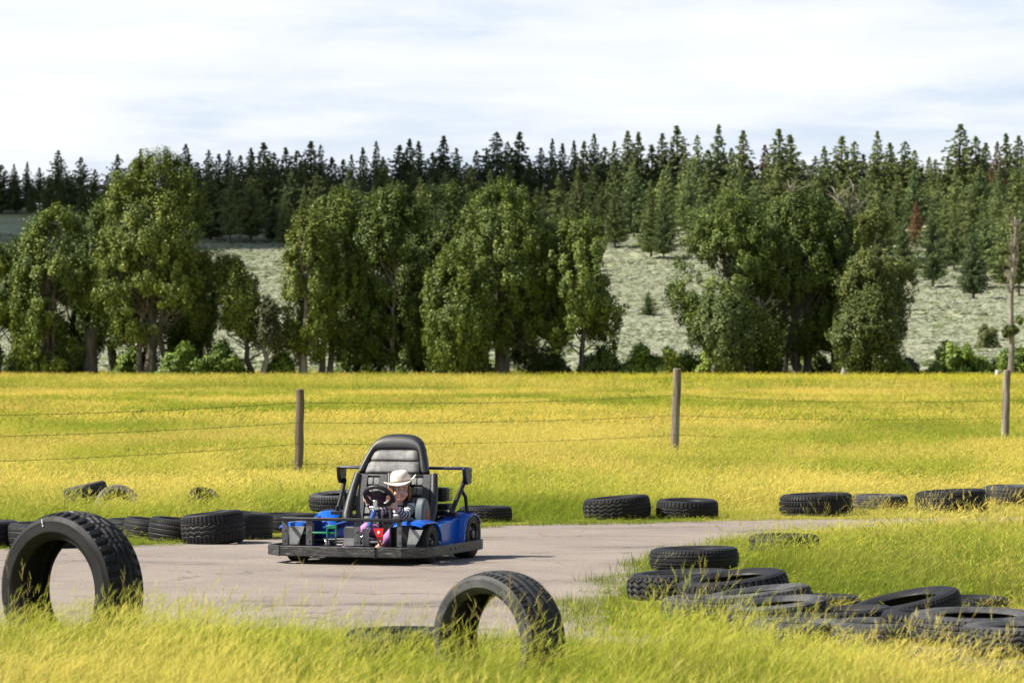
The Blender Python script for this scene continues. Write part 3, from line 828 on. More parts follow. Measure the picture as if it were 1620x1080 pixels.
# ------------------------------------------------------------------ pines
def pine_meshes(i, H, wid, base, dense, droop, irregular):
    r = np.random.default_rng(4000 + i); V = []; cen = []; rad = []; tone = []
    tb = MB(); pts = [(0, 0, -.6), (0, 0, H * .3), (r.normal(0, .1), r.normal(0, .1), H * .65), (0, 0, H * .985)]; tb.tube(pts, [.34, .27, .16, .03], 7)
    NW = int(40 * dense)
    for k in range(NW):
        f = k / (NW - 1); z = H * (base + (1 - base) * f); prof = (1 - f) ** .80 * (1 - .35 * max(0, .18 - f) / .18)
        ww = wid * (prof + .02) * (1 + irregular * r.normal(0, .26)); nb = max(3, int(7 * (1 - f) + 3)); a0 = r.uniform(0, 6.28)
        for b in range(nb):
            if r.uniform() < .12 * irregular and f < .8: continue
            a = a0 + b * 2 * math.pi / nb + r.normal(0, .25); L = ww * r.uniform(.62, 1.12); up = .30 - droop * (1 - f)
            ns = max(1, int(L / .62)); to = r.uniform(.2, .8)
            for j in range(ns):
                q = (j + .8) / ns * L; cen.append((math.cos(a) * q, math.sin(a) * q, z + q * up + .12 * q * q / max(L, .5) + r.normal(0, .12)))
                c = .26 + .24 * (1 - f); rad.append((c, c, c * .8)); tone.append(np.clip(to + .2 * (q / L - .5), 0, 1))
            if b % 2 == 0 and L > .8:
                tb.tube([(0, 0, z), (math.cos(a) * L * .6, math.sin(a) * L * .6, z + L * .6 * up)], [.06, .02], 4, caps=False)
    cen.append((0, 0, H * .99)); rad.append((.16, .16, .7)); tone.append(.6)
    V, F, T = leaf_cloud(cen, rad, 15, .27, r, up=.5, aspect=1.8, outward=.4, tone=np.array(tone))
    return tb.mesh('pine_trunk', True), foliage_mesh('pine_crown', V, F, T, m_needle)

PINES = []
def build_pines():
    specs = [(20, 4.9, .10, 1.1, .34, .9, 'full'), (22, 4.0, .08, 1.15, .30, .7, 'narrow'), (21, 5.6, .12, 1.05, .36, 1.1, 'broad'), (24, 4.6, .10, 1.2, .30, .8, 'tall full'),
             (19, 3.4, .08, 1.1, .28, .8, 'slender'), (20, 4.8, .2, .95, .36, 1.5, 'ragged'), (17, 5.4, .07, 1.0, .35, 1.0, 'bushy'), (23, 4.2, .15, 1.1, .34, 1.4, 'open crowned')]
    lib = []
    for i, sp in enumerate(specs):
        tm, cm = pine_meshes(i, *sp[:6]); tm.materials.append(m_pbark); lib.append((tm, cm, sp[0], sp[6]))
    words = lambda n: ('first second third fourth fifth sixth seventh eighth ninth tenth eleventh twelfth thirteenth fourteenth fifteenth sixteenth seventeenth eighteenth nineteenth'.split() + [])[n - 1] if n < 20 else (
        {2: 'twent', 3: 'thirt', 4: 'fort', 5: 'fift', 6: 'sixt', 7: 'sevent', 8: 'eight', 9: 'ninet'}[n // 10] + ('ieth' if n % 10 == 0 else 'y-' + 'first second third fourth fifth sixth seventh eighth ninth'.split()[n % 10 - 1]))
    first = {}
    def plant(px, py, h_px, var, col, label, group, cat='pine tree', wide=1.0):
        x, Y, z = hill_point(px, py)
        tm, cm, H, _ = lib[var]; sc = h_px * Y / FPX / H
        if var not in first:
            root = empty('pine_tree'); tr_ = link('trunk', tm, m_pbark, root); cr_ = link('crown', cm, m_needle, root); first[var] = (root, tr_, cr_)
        else:
            a, b, c = first[var]; root = a.copy(); COL.objects.link(root); tr_ = b.copy(); COL.objects.link(tr_); tr_.parent = root; cr_ = c.copy(); COL.objects.link(cr_); cr_.parent = root
        root.location = (x, Y, z); root.rotation_euler = (0, 0, rng.uniform(0, 6.28)); root.scale = (sc * wide, sc * wide, sc); cr_.color = (*col, 1)
        for k in ('group',):
            if k in root: del root[k]
        tag(root, label, cat, group); PINES.append((root, px, py, h_px)); return root
    r = np.random.default_rng(77)
    def tone():
        f = r.uniform(); return tuple((np.array((.085, .120, .050)) * (1 - f) + np.array((.145, .172, .060)) * f))
    # skyline trees: photo x, photo y of the tip
    sky = [(2,262),(22,247),(43,258),(62,252),(78,262),(92,240),(112,262),(128,250),(150,247),(170,258),(186,246),(205,250),(222,238),(238,234),(262,246),(280,236),(294,230),(312,248),(330,240),(346,246),(362,240),(380,248),(397,236),(417,228),(434,244),(452,236),(470,240),(492,226),(507,232),(525,240),(543,234),(556,226),(574,236),(595,226),(612,240),(632,232),(648,222),(662,226),(684,236),(702,218),(722,222),(738,236),(754,226),(770,220),(786,212),(803,226),(822,211),(838,228),(856,236),(874,222),(890,212),(908,214),(924,226),(940,214),(957,236),(972,226),(993,210),(1010,212),(1031,222),(1048,214),(1071,202),(1084,220),(1103,216),(1120,232),(1137,200),(1157,236),(1176,210),(1190,236),(1210,232),(1232,207),(1250,216),(1272,244),(1290,240),(1304,213),(1332,202),(1352,226),(1366,246),(1388,210),(1408,228),(1432,226),(1447,217),(1470,238),(1480,244),(1500,232),(1520,199),(1544,218),(1560,208),(1578,226),(1592,214),(1612,210),(1630,222)]
    marks = [(90, 'above the bushy cottonwood at the left'), (245, 'near the top of the tallest cottonwood'), (385, 'above the small leaning cottonwood'), (520, 'above the two pale trunks'), (640, 'above the straight white trunk'), (790, 'above the thick brown trunk'), (930, 'above the drooping cottonwood'), (1040, 'above the lone hillside tree'), (1160, 'above the spreading cottonwood'), (1260, 'above the heart of the right clump'), (1370, 'above the right end of the right clump'), (1480, 'above the open sage slope'), (1600, 'above the dead tree')]
    near = lambda px: min(marks, key=lambda m: abs(m[0] - px))[1]
    for i, (px, tip) in enumerate(sky):
        lit = px > 1080  # right-hand pines: sunlight put into a brighter needle colour
        if r.uniform() < .38: tip = tip + r.uniform(7, 26)
        base = 332 if px < 200 else 340 if px < 1000 else 350
        h = base - tip + r.uniform(-4, 6); var = int(r.integers(8)) if h < 110 else int(r.choice([1, 3, 7, 4]))
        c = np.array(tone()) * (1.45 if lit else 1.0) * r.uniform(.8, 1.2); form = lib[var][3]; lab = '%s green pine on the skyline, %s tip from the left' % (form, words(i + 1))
        cat = 'pine tree'
        if px in (1210,): c = np.array((.13, .080, .062)); lab = 'dying pine with reddish brown needles on the skyline above the right clump'
        if px in (1578,): c = np.array((.16, .12, .065)); lab = 'pine with rusty brown needles on the skyline at the right'
        # the tip keeps its place: the foot is on the ridge
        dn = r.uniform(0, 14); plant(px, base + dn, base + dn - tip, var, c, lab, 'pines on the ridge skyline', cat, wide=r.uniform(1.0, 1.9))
    # a thinner line of younger pines standing among the feet of the skyline trees
    px = -15; cnt = 0
    while px < 1640:
        px += r.uniform(24, 46); cnt += 1; y_ = r.uniform(334, 348) if px < 300 else r.uniform(342, 360); h = r.uniform(48, 74) if px < 300 else r.uniform(60, 92)
        var = int(r.integers(8)); lab = 'younger %s pine just below the skyline trees, %s from the left' % (lib[var][3], words(cnt))
        plant(px, y_, h, var, np.array(tone()) * (1.25 if px > 1120 else 1), lab, 'pines on the wooded slope', wide=r.uniform(1.0, 1.6))  # right-hand crowns brightened in colour as if sunlit
    # ranks of pines down the slope
    def low(px):
        return float(np.interp(px, [0, 165, 175, 290, 310, 450, 520, 800, 900, 985, 1010, 1060, 1100, 1300, 1420, 1440, 1500, 1620], [326, 326, 342, 348, 380, 398, 402, 400, 400, 402, 392, 412, 412, 420, 432, 452, 452, 462]))
    hidden = [(152, 300, 262), (462, 870, 322), (1100, 1350, 338), (1350, 1440, 362), (846, 985, 372)]
    ranks = ['second', 'third', 'fourth', 'fifth', 'sixth', 'seventh', 'eighth']
    for k, py in enumerate((362, 378, 396, 414, 434, 455)):
        px = -20 + (k % 2) * 13; cnt = 0
        while px < 1640:
            px += r.uniform(22, 38) * (1 + .08 * k); y_ = py + r.uniform(-9, 9)
            if y_ > low(px): continue
            if abs(px - 1449) < 26 and y_ > 385: continue
            h = r.uniform(62, 112) + 5 * k; top = y_ - h
            if any(a < px < b and top > t_ - 6 for a, b, t_ in hidden): continue
            cnt += 1
            var = int(r.integers(8)); c = np.array(tone()) * (1.0 if px < 1000 else 1.5) * r.uniform(.8, 1.25)  # needle colour raised at the right to carry the sunlight there
            lab = '%s pine on the wooded slope, %s rank down, %s from the left' % (lib[var][3], ranks[k], words(cnt))
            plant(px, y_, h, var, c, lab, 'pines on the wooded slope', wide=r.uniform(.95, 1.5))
    # trees that stand out by themselves
    plant(1145, 352, 112, 0, (.15, .085, .06), 'dying pine with brown needles left of the reddish skyline pine', 'pines on the wooded slope')
    plant(1449, 402, 84, 5, (.24, .15, .080), 'dead pine with bright orange needles on the right slope', 'pines on the wooded slope', wide=.8)
    plant(1026, 501, 40, 6, (.10, .14, .055), 'lone little pine on the open sage slope', 'pines at the foot of the slope', wide=1.25)
    plant(1030, 409, 122, 0, (.15, .19, .065), 'olive green pine at the top of the sage gap, left of a pair', 'pines at the foot of the slope')
    plant(1050, 412, 118, 3, (.10, .14, .055), 'dark green pine at the top of the sage gap, right of a pair', 'pines at the foot of the slope')
    plant(1476, 456, 138, 2, (.11, .15, .06), 'broad pine at the forest edge above the largest shrub', 'pines at the foot of the slope')
    plant(1540, 474, 118, 0, (.10, .14, .06), 'pine standing forward of the forest, left of the dead tree', 'pines at the foot of the slope', wide=1.15)
    plant(1556, 440, 130, 3, (.12, .16, .06), 'tall pine just behind the pine that stands forward', 'pines at the foot of the slope')
    plant(1612, 470, 120, 5, (.15, .18, .06), 'pine at the right edge partly behind the dead tree', 'pines at the foot of the slope')
    plant(1430, 445, 100, 6, (.11, .15, .055), 'bushy pine beside the right clump', 'pines at the foot of the slope')
    x, Y, z = hill_point(1562, 556)
    shrub(1562, 518, 1546, 1580, 'pale young bush on the sage slope left of the dead tree', Y, 99, (.13, .15, .04), z, 'hillside_bush', None, 'bush')
    print('pines', len(PINES))
# ================================================================== TYRES
def rubber(name, c0, c1, rough=.62, dust=.35):
    m = mat(name, c0, rough, spec=.32); t = NT(m); v = t.coord()
    n = t.noise(v, 5.5, 6, .65, .4); d = t.ramp(n, [(.42, 0.0), (.72, 1.0)])
    f = t.noise(v, 60, 3, .7)
    c = t.mix(t.math('MULTIPLY', d, dust), c0, c1); c = t.mix(.35, c, t.ramp(f, [(.3, (.5, .5, .5)), (.7, (1.4, 1.38, 1.35))]), 'MULTIPLY')
    t.base(c); t.rough(t.ramp(n, [(.3, rough - .14), (.7, rough + .16)])); t.bump(f, .25, .004)
    return m
m_tread = rubber('tyre_tread', (.008, .008, .009), (.036, .034, .031)); m_side = rubber('tyre_sidewall', (.009, .009, .010), (.040, .038, .035), .58)
m_oldtread = rubber('old_tyre_tread', (.020, .021, .022), (.095, .091, .085), .7, .65); m_oldside = rubber('old_tyre_sidewall', (.028, .030, .032), (.14, .136, .128), .62, .75)
m_paletread = rubber('bleached_tyre', (.14, .125, .105), (.30, .27, .23), .85, .8)
m_liner = mat('tyre_lining', (.010, .010, .011), .8)
m_whitepaint = noisy('white_paint', (.55, .55, .53), (.8, .8, .78), 20, .7)

def tyre_meshes(Ro, Wd, rr, style, seed=0):
    """tread, two sidewalls and lining revolved about local Z; pattern cut into the tread"""
    hw = Wd / 2; depth = {'worn': .005, 'lug': .008, 'ribs': .007}.get(style, .009)
    N = {'blocks': 64, 'lug': 44, 'ribs': 70, 'worn': 60, 'zig': 50}[style] * 6
    us = np.linspace(-1, 1, 31); ang = np.arange(N) * 2 * math.pi / N
    rows = []
    U, A = np.meshgrid(us, np.arange(N), indexing='ij'); ph = (A % 6) / 6.0; cell = A // 6
    crown = Ro - .018 * np.abs(U) ** 2.6 * Ro / .35
    g = np.zeros_like(U)
    if style == 'ribs':
        for c in (-.62, -.22, .22, .62): g = np.maximum(g, (np.abs(U - c) < .075) * 1.0)
        g = np.maximum(g, ((ph < .17) & (np.abs(U) > .70)) * .9); g = np.maximum(g, ((ph < .17) & (np.abs(U) < .62) & (np.abs(U) > .25) & (cell % 2 == 0)) * .5)
    elif style == 'blocks':
        for c in (-.55, 0, .55): g = np.maximum(g, (np.abs(U - c) < .07) * 1.0)
        sh = (ph + .5 * (U > 0) + .25 * (np.abs(U) > .55)) % 1; g = np.maximum(g, (sh < .2) * 1.0)
    elif style == 'lug':
        sh = (ph + .5 * (U > 0) + .35 * np.abs(U)) % 1; g = np.maximum(g, ((sh < .34) & (np.abs(U) > .42)) * 1.3)
        zz = .13 * np.where((cell % 2) == 0, ph, 1 - ph) - .065
        for c in (-.34, .0, .34): g = np.maximum(g, (np.abs(U - c - zz) < .06) * 1.0)
    elif style == 'zig':
        zz = .2 * np.where((cell % 2) == 0, ph, 1 - ph) - .1
        for c in (-.6, -.2, .2, .6): g = np.maximum(g, (np.abs(U - c - zz) < .07) * 1.0)
        g = np.maximum(g, ((ph < .2) & (np.abs(U) > .78)) * 1.0)
    else:
        for c in (-.5, 0, .5): g = np.maximum(g, (np.abs(U - c) < .05) * 1.0)
        g = np.maximum(g, ((ph < .17) & (np.abs(U) > .8)) * .7)
    rad = crown - g * depth
    ca = np.cos(ang)[None]; sa = np.sin(ang)[None]
    V = np.stack([rad * ca, rad * sa, U * hw * .90 + 0 * rad], -1).reshape(-1, 3)
    idx = np.arange(31 * N).reshape(31, N); nx = np.roll(idx, -1, 1)
    F = np.stack([idx[:-1].ravel(), nx[:-1].ravel(), nx[1:].ravel(), idx[1:].ravel()], 1)
    tread = np_mesh('tread', V, F, True)
    try: tread.set_sharp_from_angle(angle=R(28))
    except Exception: pass
    edge = Ro - .018 * Ro / .35
    H = edge - rr
    prof = [(edge - .0005, .90), (edge - .012, .945), (edge - .20 * H, 1.01), (edge - .22 * H, 1.025), (edge - .24 * H, 1.02), (edge - .42 * H, 1.05), (edge - .62 * H, 1.03), (edge - .66 * H, 1.035), (edge - .69 * H, 1.02), (edge - .82 * H, .93), (edge - .90 * H, .86), (edge - .915 * H, .875), (edge - .97 * H, .84), (rr, .80), (rr - .004, .74), (rr, .68)]
    def wall(sg):
        m = MB(); m.lathe([(a, sg * b * hw) for a, b in prof], 120); me = m.mesh('sidewall', True); return me
    lin = MB(); lin.lathe([(rr, -.68 * hw), (rr + .12 * H, -.80 * hw), (edge - .45 * H, -.93 * hw), (edge - .10, -.86 * hw) if H > .22 else (edge - .3 * H, -.86 * hw), (edge - .026, -.70 * hw), (edge - .022, 0), (edge - .026, .70 * hw),
                          (edge - .10, .86 * hw) if H > .22 else (edge - .3 * H, .86 * hw), (edge - .45 * H, .93 * hw), (rr + .12 * H, .80 * hw), (rr, .68 * hw)], 96)
    return tread, wall(1), wall(-1), lin.mesh('lining', True)
LIB = {}
def tyre(x, y, zc, Rr, Wd, style, label, tilt=(0, 0, 0), age='new', rim=.60, group='tyres edging the track', spin=None):
    """one tyre; tilt is its full rotation, its axle along local Z; sizes come from a few shared shapes scaled"""
    key = (style, rim); 
    if key not in LIB: LIB[key] = tyre_meshes(.35, .23, .35 * rim, style)
    td, w1, w2, ln = LIB[key]
    root = empty('tyre', (x, y, zc), tilt); tag(root, label, 'tyre', group)
    mt, ms = {'new': (m_tread, m_side), 'old': (m_oldtread, m_oldside), 'pale': (m_paletread, m_paletread)}[age]
    sc = Vector((Rr / .35, Rr / .35, Wd / .23))
    spin = rng.uniform(0, 6.28) if spin is None else spin
    for nm, me, m in (('tread', td, mt), ('sidewall', w1, ms), ('sidewall', w2, ms), ('lining', ln, m_liner)):
        o = bpy.data.objects.new(nm, me); COL.objects.link(o); o.parent = root; o.scale = sc; o.rotation_euler = (0, 0, spin)
        if len(me.materials) == 0: me.materials.append(m)
        o.material_slots[0].link = 'OBJECT'; o.material_slots[0].material = m
    return root

def flat(px, Y, Rr, Wd, style, label, tx=0, ty=0, zadd=0.0, age='new', sink=.02, keep=True, group='tyres edging the track', rim=.6, gd=None):
    x = xat(px, Y)
    sink += .012 if group.startswith('tyres heaped') and zadd < .05 else .01 if group.startswith('tyres heaped') else 0
    o = tyre(x, Y, Wd / 2 - sink + zadd + abs(math.sin(R(ty))) * Rr * .6 + abs(math.sin(R(tx))) * Rr * .6, Rr, Wd, style, label, (R(tx), R(ty), 0), age, rim, group)
    if keep: KEEP_OUT.append((x, Y, Rr * .98))
    return o

def build_tyres():
    # two big tyres standing upright, half sunk in the foreground grass
    g = 'tyres standing upright in the foreground grass'
    def upright(px, Y, top_py, Rr, Wd, yaw, roll, style, label, rim, age):
        z = zat(top_py, Y) - Rr
        # axle first lies along -Y (towards the camera), then swings round
        M = Matrix.Rotation(yaw, 4, 'Z') @ Matrix.Rotation(roll, 4, 'Y') @ Matrix.Rotation(R(90), 4, 'X')
        return tyre(xat(px, Y), Y, z, Rr, Wd, style, label, M.to_euler(), age, rim, g, spin=.1)
    a = upright(114, 20.0, 808, .465, .31, R(-37), R(2), 'lug', 'large upright tyre with chunky shoulder blocks and a white paint mark on top', .66, 'new')
    b = upright(789, 17.4, 902, .36, .28, R(-42), R(3), 'ribs', 'smaller upright tyre with ribbed dusty tread, leaning in the foreground grass', .70, 'old')
    # white marks: dabs of paint on the first, a sticker inside the bead of the second
    mb = MB()
    def patch(o, Rr, ang, u, da, du, lift=.004, wd=.29):
        vs = []
        for k in range(5):
            an = ang + da * (k / 4 - .5)
            for q in (-1, 1): vs.append(((Rr + lift - .018 * Rr / .35 * abs(u) ** 2.6) * math.cos(an), (Rr + lift - .018 * Rr / .35 * abs(u) ** 2.6) * math.sin(an), (u + q * du) * wd / 2 * .9))
        mb.add(vs, [(2 * k, 2 * k + 1, 2 * k + 3, 2 * k + 2) for k in range(4)])
    patch(a, .465, R(97), .80, .05, .05, wd=.31); mb.build('paint_mark', m_whitepaint, a, smooth=False)
    mb = MB(); patch(a, .465, R(87), .35, .07, .06, wd=.31); mb.build('paint_mark', m_whitepaint, a, smooth=False)
    for q, rr_ in enumerate((.425, .41, .392)):
        mb = MB(); mb.box((rr_ * math.cos(R(103)), rr_ * math.sin(R(103)), .1655), (.007, .012, .004), (0, 0, R(20 * q))); mb.build('paint_mark', m_whitepaint, a, smooth=False)
    sb = MB(); vs = []
    for k in range(4):
        an = R(150) + R(10) * (k / 3 - .5)
        for rr_ in (.262, .251): vs.append((rr_ * math.cos(an), rr_ * math.sin(an), .119 - .008 * (rr_ < .26)))
    sb.add(vs, [(2 * k, 2 * k + 1, 2 * k + 3, 2 * k + 2) for k in range(3)]); sb.build('sticker', m_whitepaint, b, smooth=False, solid=.002)
    flat(640, 18.6, .335, .19, 'blocks', 'tyre lying flat behind the smaller upright tyre, half lost in grass', sink=.03)
    # far edge of the track, left of the kart
    L = 'tyres along the far left edge of the track'
    flat(-28, 29.7, .34, .24, 'ribs', 'tyre at the left edge, seen behind the large upright tyre', group=L)
    flat(72, 29.6, .34, .23, 'worn', 'tyre seen through the hole of the large upright tyre', group=L)
    flat(206, 31.6, .24, .17, 'worn', 'plain dark tyre nearly hidden by the large upright tyre', group=L)
    flat(238, 31.1, .25, .20, 'worn', 'smooth worn tyre, first clear one right of the large upright tyre', ty=7, sink=.05, group=L)
    flat(282, 30.65, .27, .22, 'ribs', 'ribbed tyre touching the chunky treaded tyre on its left', ty=6, sink=.045, group=L)
    flat(337, 30.2, .285, .27, 'lug', 'tallest tyre of the left row, with chunky tread blocks', ty=-6, group=L)
    flat(384, 31.0, .28, .245, 'worn', 'smooth dark tyre at the right end of the left row', ty=4, group=L)
    flat(452, 32.2, .29, .19, 'worn', 'low dark tyre beyond the front left corner of the kart', group=L)
    flat(520, 32.6, .30, .165, 'zig', 'tyre under the grey ribbed tyre behind the kart', group=L)
    flat(539, 32.9, .31, .15, 'blocks', 'grey ribbed tyre lying on top of another behind the kart', zadd=.165, tx=4, ty=-3, age='old', group=L, sink=0)
    # in the meadow behind the left row
    G = 'tyres sunk in the meadow grass at the left'
    flat(136, 36.6, .24, .20, 'worn', 'dark bulging tyre sunk in the meadow beside a bleached one', ty=-12, age='old', group=G, keep=True, zadd=.07)
    tyre(xat(186, 36.4), 36.4, .035, .25, .20, 'worn', 'bleached brownish tyre arching out of the meadow grass', (R(62), R(8), R(12)), 'pale', .6, G)
    tyre(xat(322, 36.0), 36.0, .15, .16, .14, 'blocks', 'small dark tyre poking out of the meadow grass by itself', (R(22), R(14), 0), 'new', .6, G)
    # far edge, right of the kart
    Q = 'tyres along the far right edge of the track'
    flat(768, 34.2, .27, .17, 'zig', 'dark tyre just behind the rear wheel of the kart', group=Q)
    flat(976, 34.7, .345, .225, 'zig', 'first thick tyre right of the kart, its right side raised', ty=-5, group=Q)
    flat(1087, 34.9, .32, .20, 'lug', 'tyre with even shoulder blocks beside the first thick tyre', group=Q, tx=2)
    flat(1291, 35.5, .385, .235, 'blocks', 'large tyre with crossed tread at the far edge, weeds in front', ty=-2, group=Q)
    flat(1392, 36.6, .30, .19, 'worn', 'smaller greyer tyre overgrown by weeds beside a large one', age='old', group=Q)
    flat(1505, 36.3, .39, .235, 'ribs', 'wide dark tyre near the right edge, weeds growing before it', ty=-3, group=Q)
    flat(1604, 37.6, .34, .22, 'worn', 'pale topped tyre at the right edge of the photo', age='old', group=Q, zadd=.03)
    # the pile along the inside of the bend
    P = 'tyres heaped along the inside of the bend'
    flat(1240, 28.6, .30, .19, 'worn', 'single tyre deep in the island grass, farthest from the pile', group=P)
    flat(1094, 24.5, .32, .13, 'zig', 'lower tyre of the rear stack, its upper rim shining', age='old', sink=0, group=P)
    flat(1098, 24.55, .325, .145, 'ribs', 'upper tyre of the rear stack at the head of the pile', zadd=.135, age='new', sink=0, group=P, ty=-1.5)
    flat(1078, 23.3, .375, .21, 'zig', 'wide tyre in front of the rear stack, reaching out to the asphalt', ty=-3, sink=.03, group=P)
    flat(1160, 22.35, .37, .20, 'lug', 'broad tyre with deep shoulder blocks, tilted onto the wide tyre', ty=-7, tx=3, zadd=.01, group=P)
    flat(1300, 21.9, .26, .15, 'worn', 'tyre mostly swallowed by grass behind the middle of the pile', group=P)
    flat(1200, 21.35, .345, .18, 'blocks', 'dusty tyre tilted up to the right in the middle of the pile', ty=-7, age='old', sink=.0, group=P)
    flat(1232, 20.35, .315, .19, 'ribs', 'greyish tyre with narrow shoulder slits, in front of the dusty tilted one', ty=-6, tx=2, age='old', sink=.01, group=P)
    flat(1266, 19.55, .31, .18, 'worn', 'grey tyre half covered by weeds at the near side of the pile', age='old', sink=.03, group=P)
    flat(1430, 20.6, .36, .17, 'ribs', 'black tyre raised steeply on its right side against the grass', ty=-12, tx=3, sink=.02, group=P)
    flat(1536, 21.5, .24, .17, 'worn', 'dark tyre peeping out behind the steeply raised one', group=P)
    flat(1398, 19.4, .33, .18, 'worn', 'smooth tyre with stalks over it between the raised tyre and the large stack', age='old', sink=.02, group=P)
    flat(1332, 20.0, .32, .19, 'zig', 'dark tyre wedged between the grey tyres and the steeply raised one', ty=-4, group=P)
    flat(1482, 19.55, .33, .19, 'blocks', 'tyre with crossed tread linking the raised tyre to the large stack', ty=5, group=P)
    flat(1120, 21.75, .30, .15, 'worn', 'low tyre at the near foot of the broad tilted tyre', age='old', group=P)
    flat(1545, 18.3, .375, .15, 'ribs', 'lower tyre of the large near stack', sink=.03, group=P, age='old')
    flat(1545, 18.35, .37, .15, 'ribs', 'upper tyre of the large near stack, its grey opening facing up', zadd=.125, sink=0, tx=2, age='old', group=P)
    flat(1618, 17.6, .33, .15, 'worn', 'lower tyre of the stack cut by the right edge of the photo', sink=.03, group=P, age='old')
    flat(1618, 17.65, .325, .15, 'zig', 'upper tyre of the stack cut by the right edge of the photo', zadd=.125, sink=0, age='old', group=P)

# ================================================================== FENCE
def build_fence():
    m_post = noisy('weathered_post', (.12, .095, .065), (.33, .29, .22), 2.2, .9, .6, 22, stretch=(6, 6, .6))
    m_dpost = noisy('dark_post', (.075, .055, .035), (.19, .15, .10), 2.2, .9, .6, 22, stretch=(6, 6, .6))
    m_wire = mat('barbed_wire', (.10, .085, .07), .6, .6)
    P = [(-9.1, 36.2), (xat(473, 47.9), 47.9), (xat(1067, 59.4), 59.4), (xat(1589, 67.0), 67.0), (16.6, 74.5)]
    POSTS.extend(P)
    tops = [1.25, 1.185, 1.435, 1.38, 1.38]
    wires = [(1.02, .76, .50, .24), (1.005, .725, .43, .14), (.975, .63, .29, .06), (.80, .46, .10, .02), (.85, .5, .16, .05)]
    root = empty('wire_fence', (P[2][0], P[2][1], 0)); tag(root, 'barbed wire fence with round wooden posts across the meadow', 'fence')
    o = Vector((P[2][0], P[2][1], 0)); rad = [.06, .060, .072, .076, .07]; tilt = [0, .012, .05, .05, 0]
    for i, ((x, y), h) in enumerate(zip(P, tops)):
        r = np.random.default_rng(i + 60); mb = MB(); pts = []; rs = []
        for k in range(9):
            f = k / 8; pts.append(Vector((x + tilt[i] * f + r.normal(0, .004), y, -.15 + (h + .15) * f)) - o); rs.append(rad[i] * (1.05 - .08 * f + r.normal(0, .02)))
        pts.append(pts[-1] + Vector((0, 0, .012))); rs.append(rs[-1] * .75)
        mb.tube(pts, rs, 16); p = mb.build('fence_post', m_dpost if i == 1 else m_post, root)
        if i == 1: p['label'] = 'dark brown fence post'
        if i == 2: p['label'] = 'pale grey leaning fence post'
    for wv in range(4):
        mb = MB(); r = np.random.default_rng(80 + wv)
        for i in range(4):
            a = Vector((P[i][0], P[i][1] - rad[i], wires[i][wv])) - o; b = Vector((P[i + 1][0], P[i + 1][1] - rad[i + 1], wires[i + 1][wv])) - o
            n = 24; sag = (.07, .05, .06, .05)[i] * r.uniform(.7, 1.3); pts = [a.lerp(b, k / n) - Vector((0, 0, sag * 4 * (k / n) * (1 - k / n))) for k in range(n + 1)]
            mb.tube(pts, .0032, 6)
            L = (b - a).length; m = int(L / .22)
            for k in range(1, m):
                f = k / m; q = a.lerp(b, f) - Vector((0, 0, sag * 4 * f * (1 - f))); an = r.uniform(0, 3.1); d = Vector((.01, .006, .022 * math.cos(an))) + Vector((0, .02 * math.sin(an), 0))
                mb.tube([q - d, q + d], .003, 4)
        mb.build('wire', m_wire, root)

def build_small():
    m_pale = noisy('cut_log_end', (.35, .32, .27), (.62, .58, .50), 3, .9)
    Y = 232.0; mb = MB(); x = xat(1578, Y); mb.tube([(0, 0, -.1), (0, 0, .3), (.02, 0, .62), (.03, 0, .74)], [.20, .18, .18, .15], 12); o = mb.build('wooden_block', m_pale, None, loc=(x, Y, 0)); o.name = 'tree_stump'
    tag(o, 'pale cut stump standing at the field edge beside the right fence post', 'stump')
    m_gs = noisy('grey_stump', (.16, .15, .13), (.34, .32, .28), 3, .95)
    Y = 236.0; x = xat(1336, Y); mb = MB(); mb.tube([(0, 0, -.1), (0, 0, .22), (-.06, 0, .5), (-.10, 0, .95)], [.36, .30, .20, .05], 10); mb.tube([(.1, 0, .1), (.32, 0, .28), (.40, 0, .34)], [.2, .16, .05], 8); o = mb.build('tree_stump', m_gs, None, loc=(x, Y, 0))
    tag(o, 'jagged grey stump in front of the right clump of cottonwoods', 'stump')
    Y = 250.0; x = xat(143, Y); mb = MB(); mb.tube([(0, 0, -.1), (0, 0, 1.5), (.05, 0, 2.6), (.02, 0, 3.7)], [.62, .50, .44, .30], 12)
    r = random.Random(4)
    for i in range(10):
        a = Vector((0, 0, r.uniform(2, 3.6))); e = a + Vector((r.uniform(-1.1, 1.1), r.uniform(-.5, .5), r.uniform(.2, 1.0))); mb.tube([a, e], [.10, .02], 5)
    o = mb.build('tree_stump', m_bark, None, loc=(x, Y, 0)); tag(o, 'thick grey broken trunk stub left of the tallest cottonwood', 'stump')
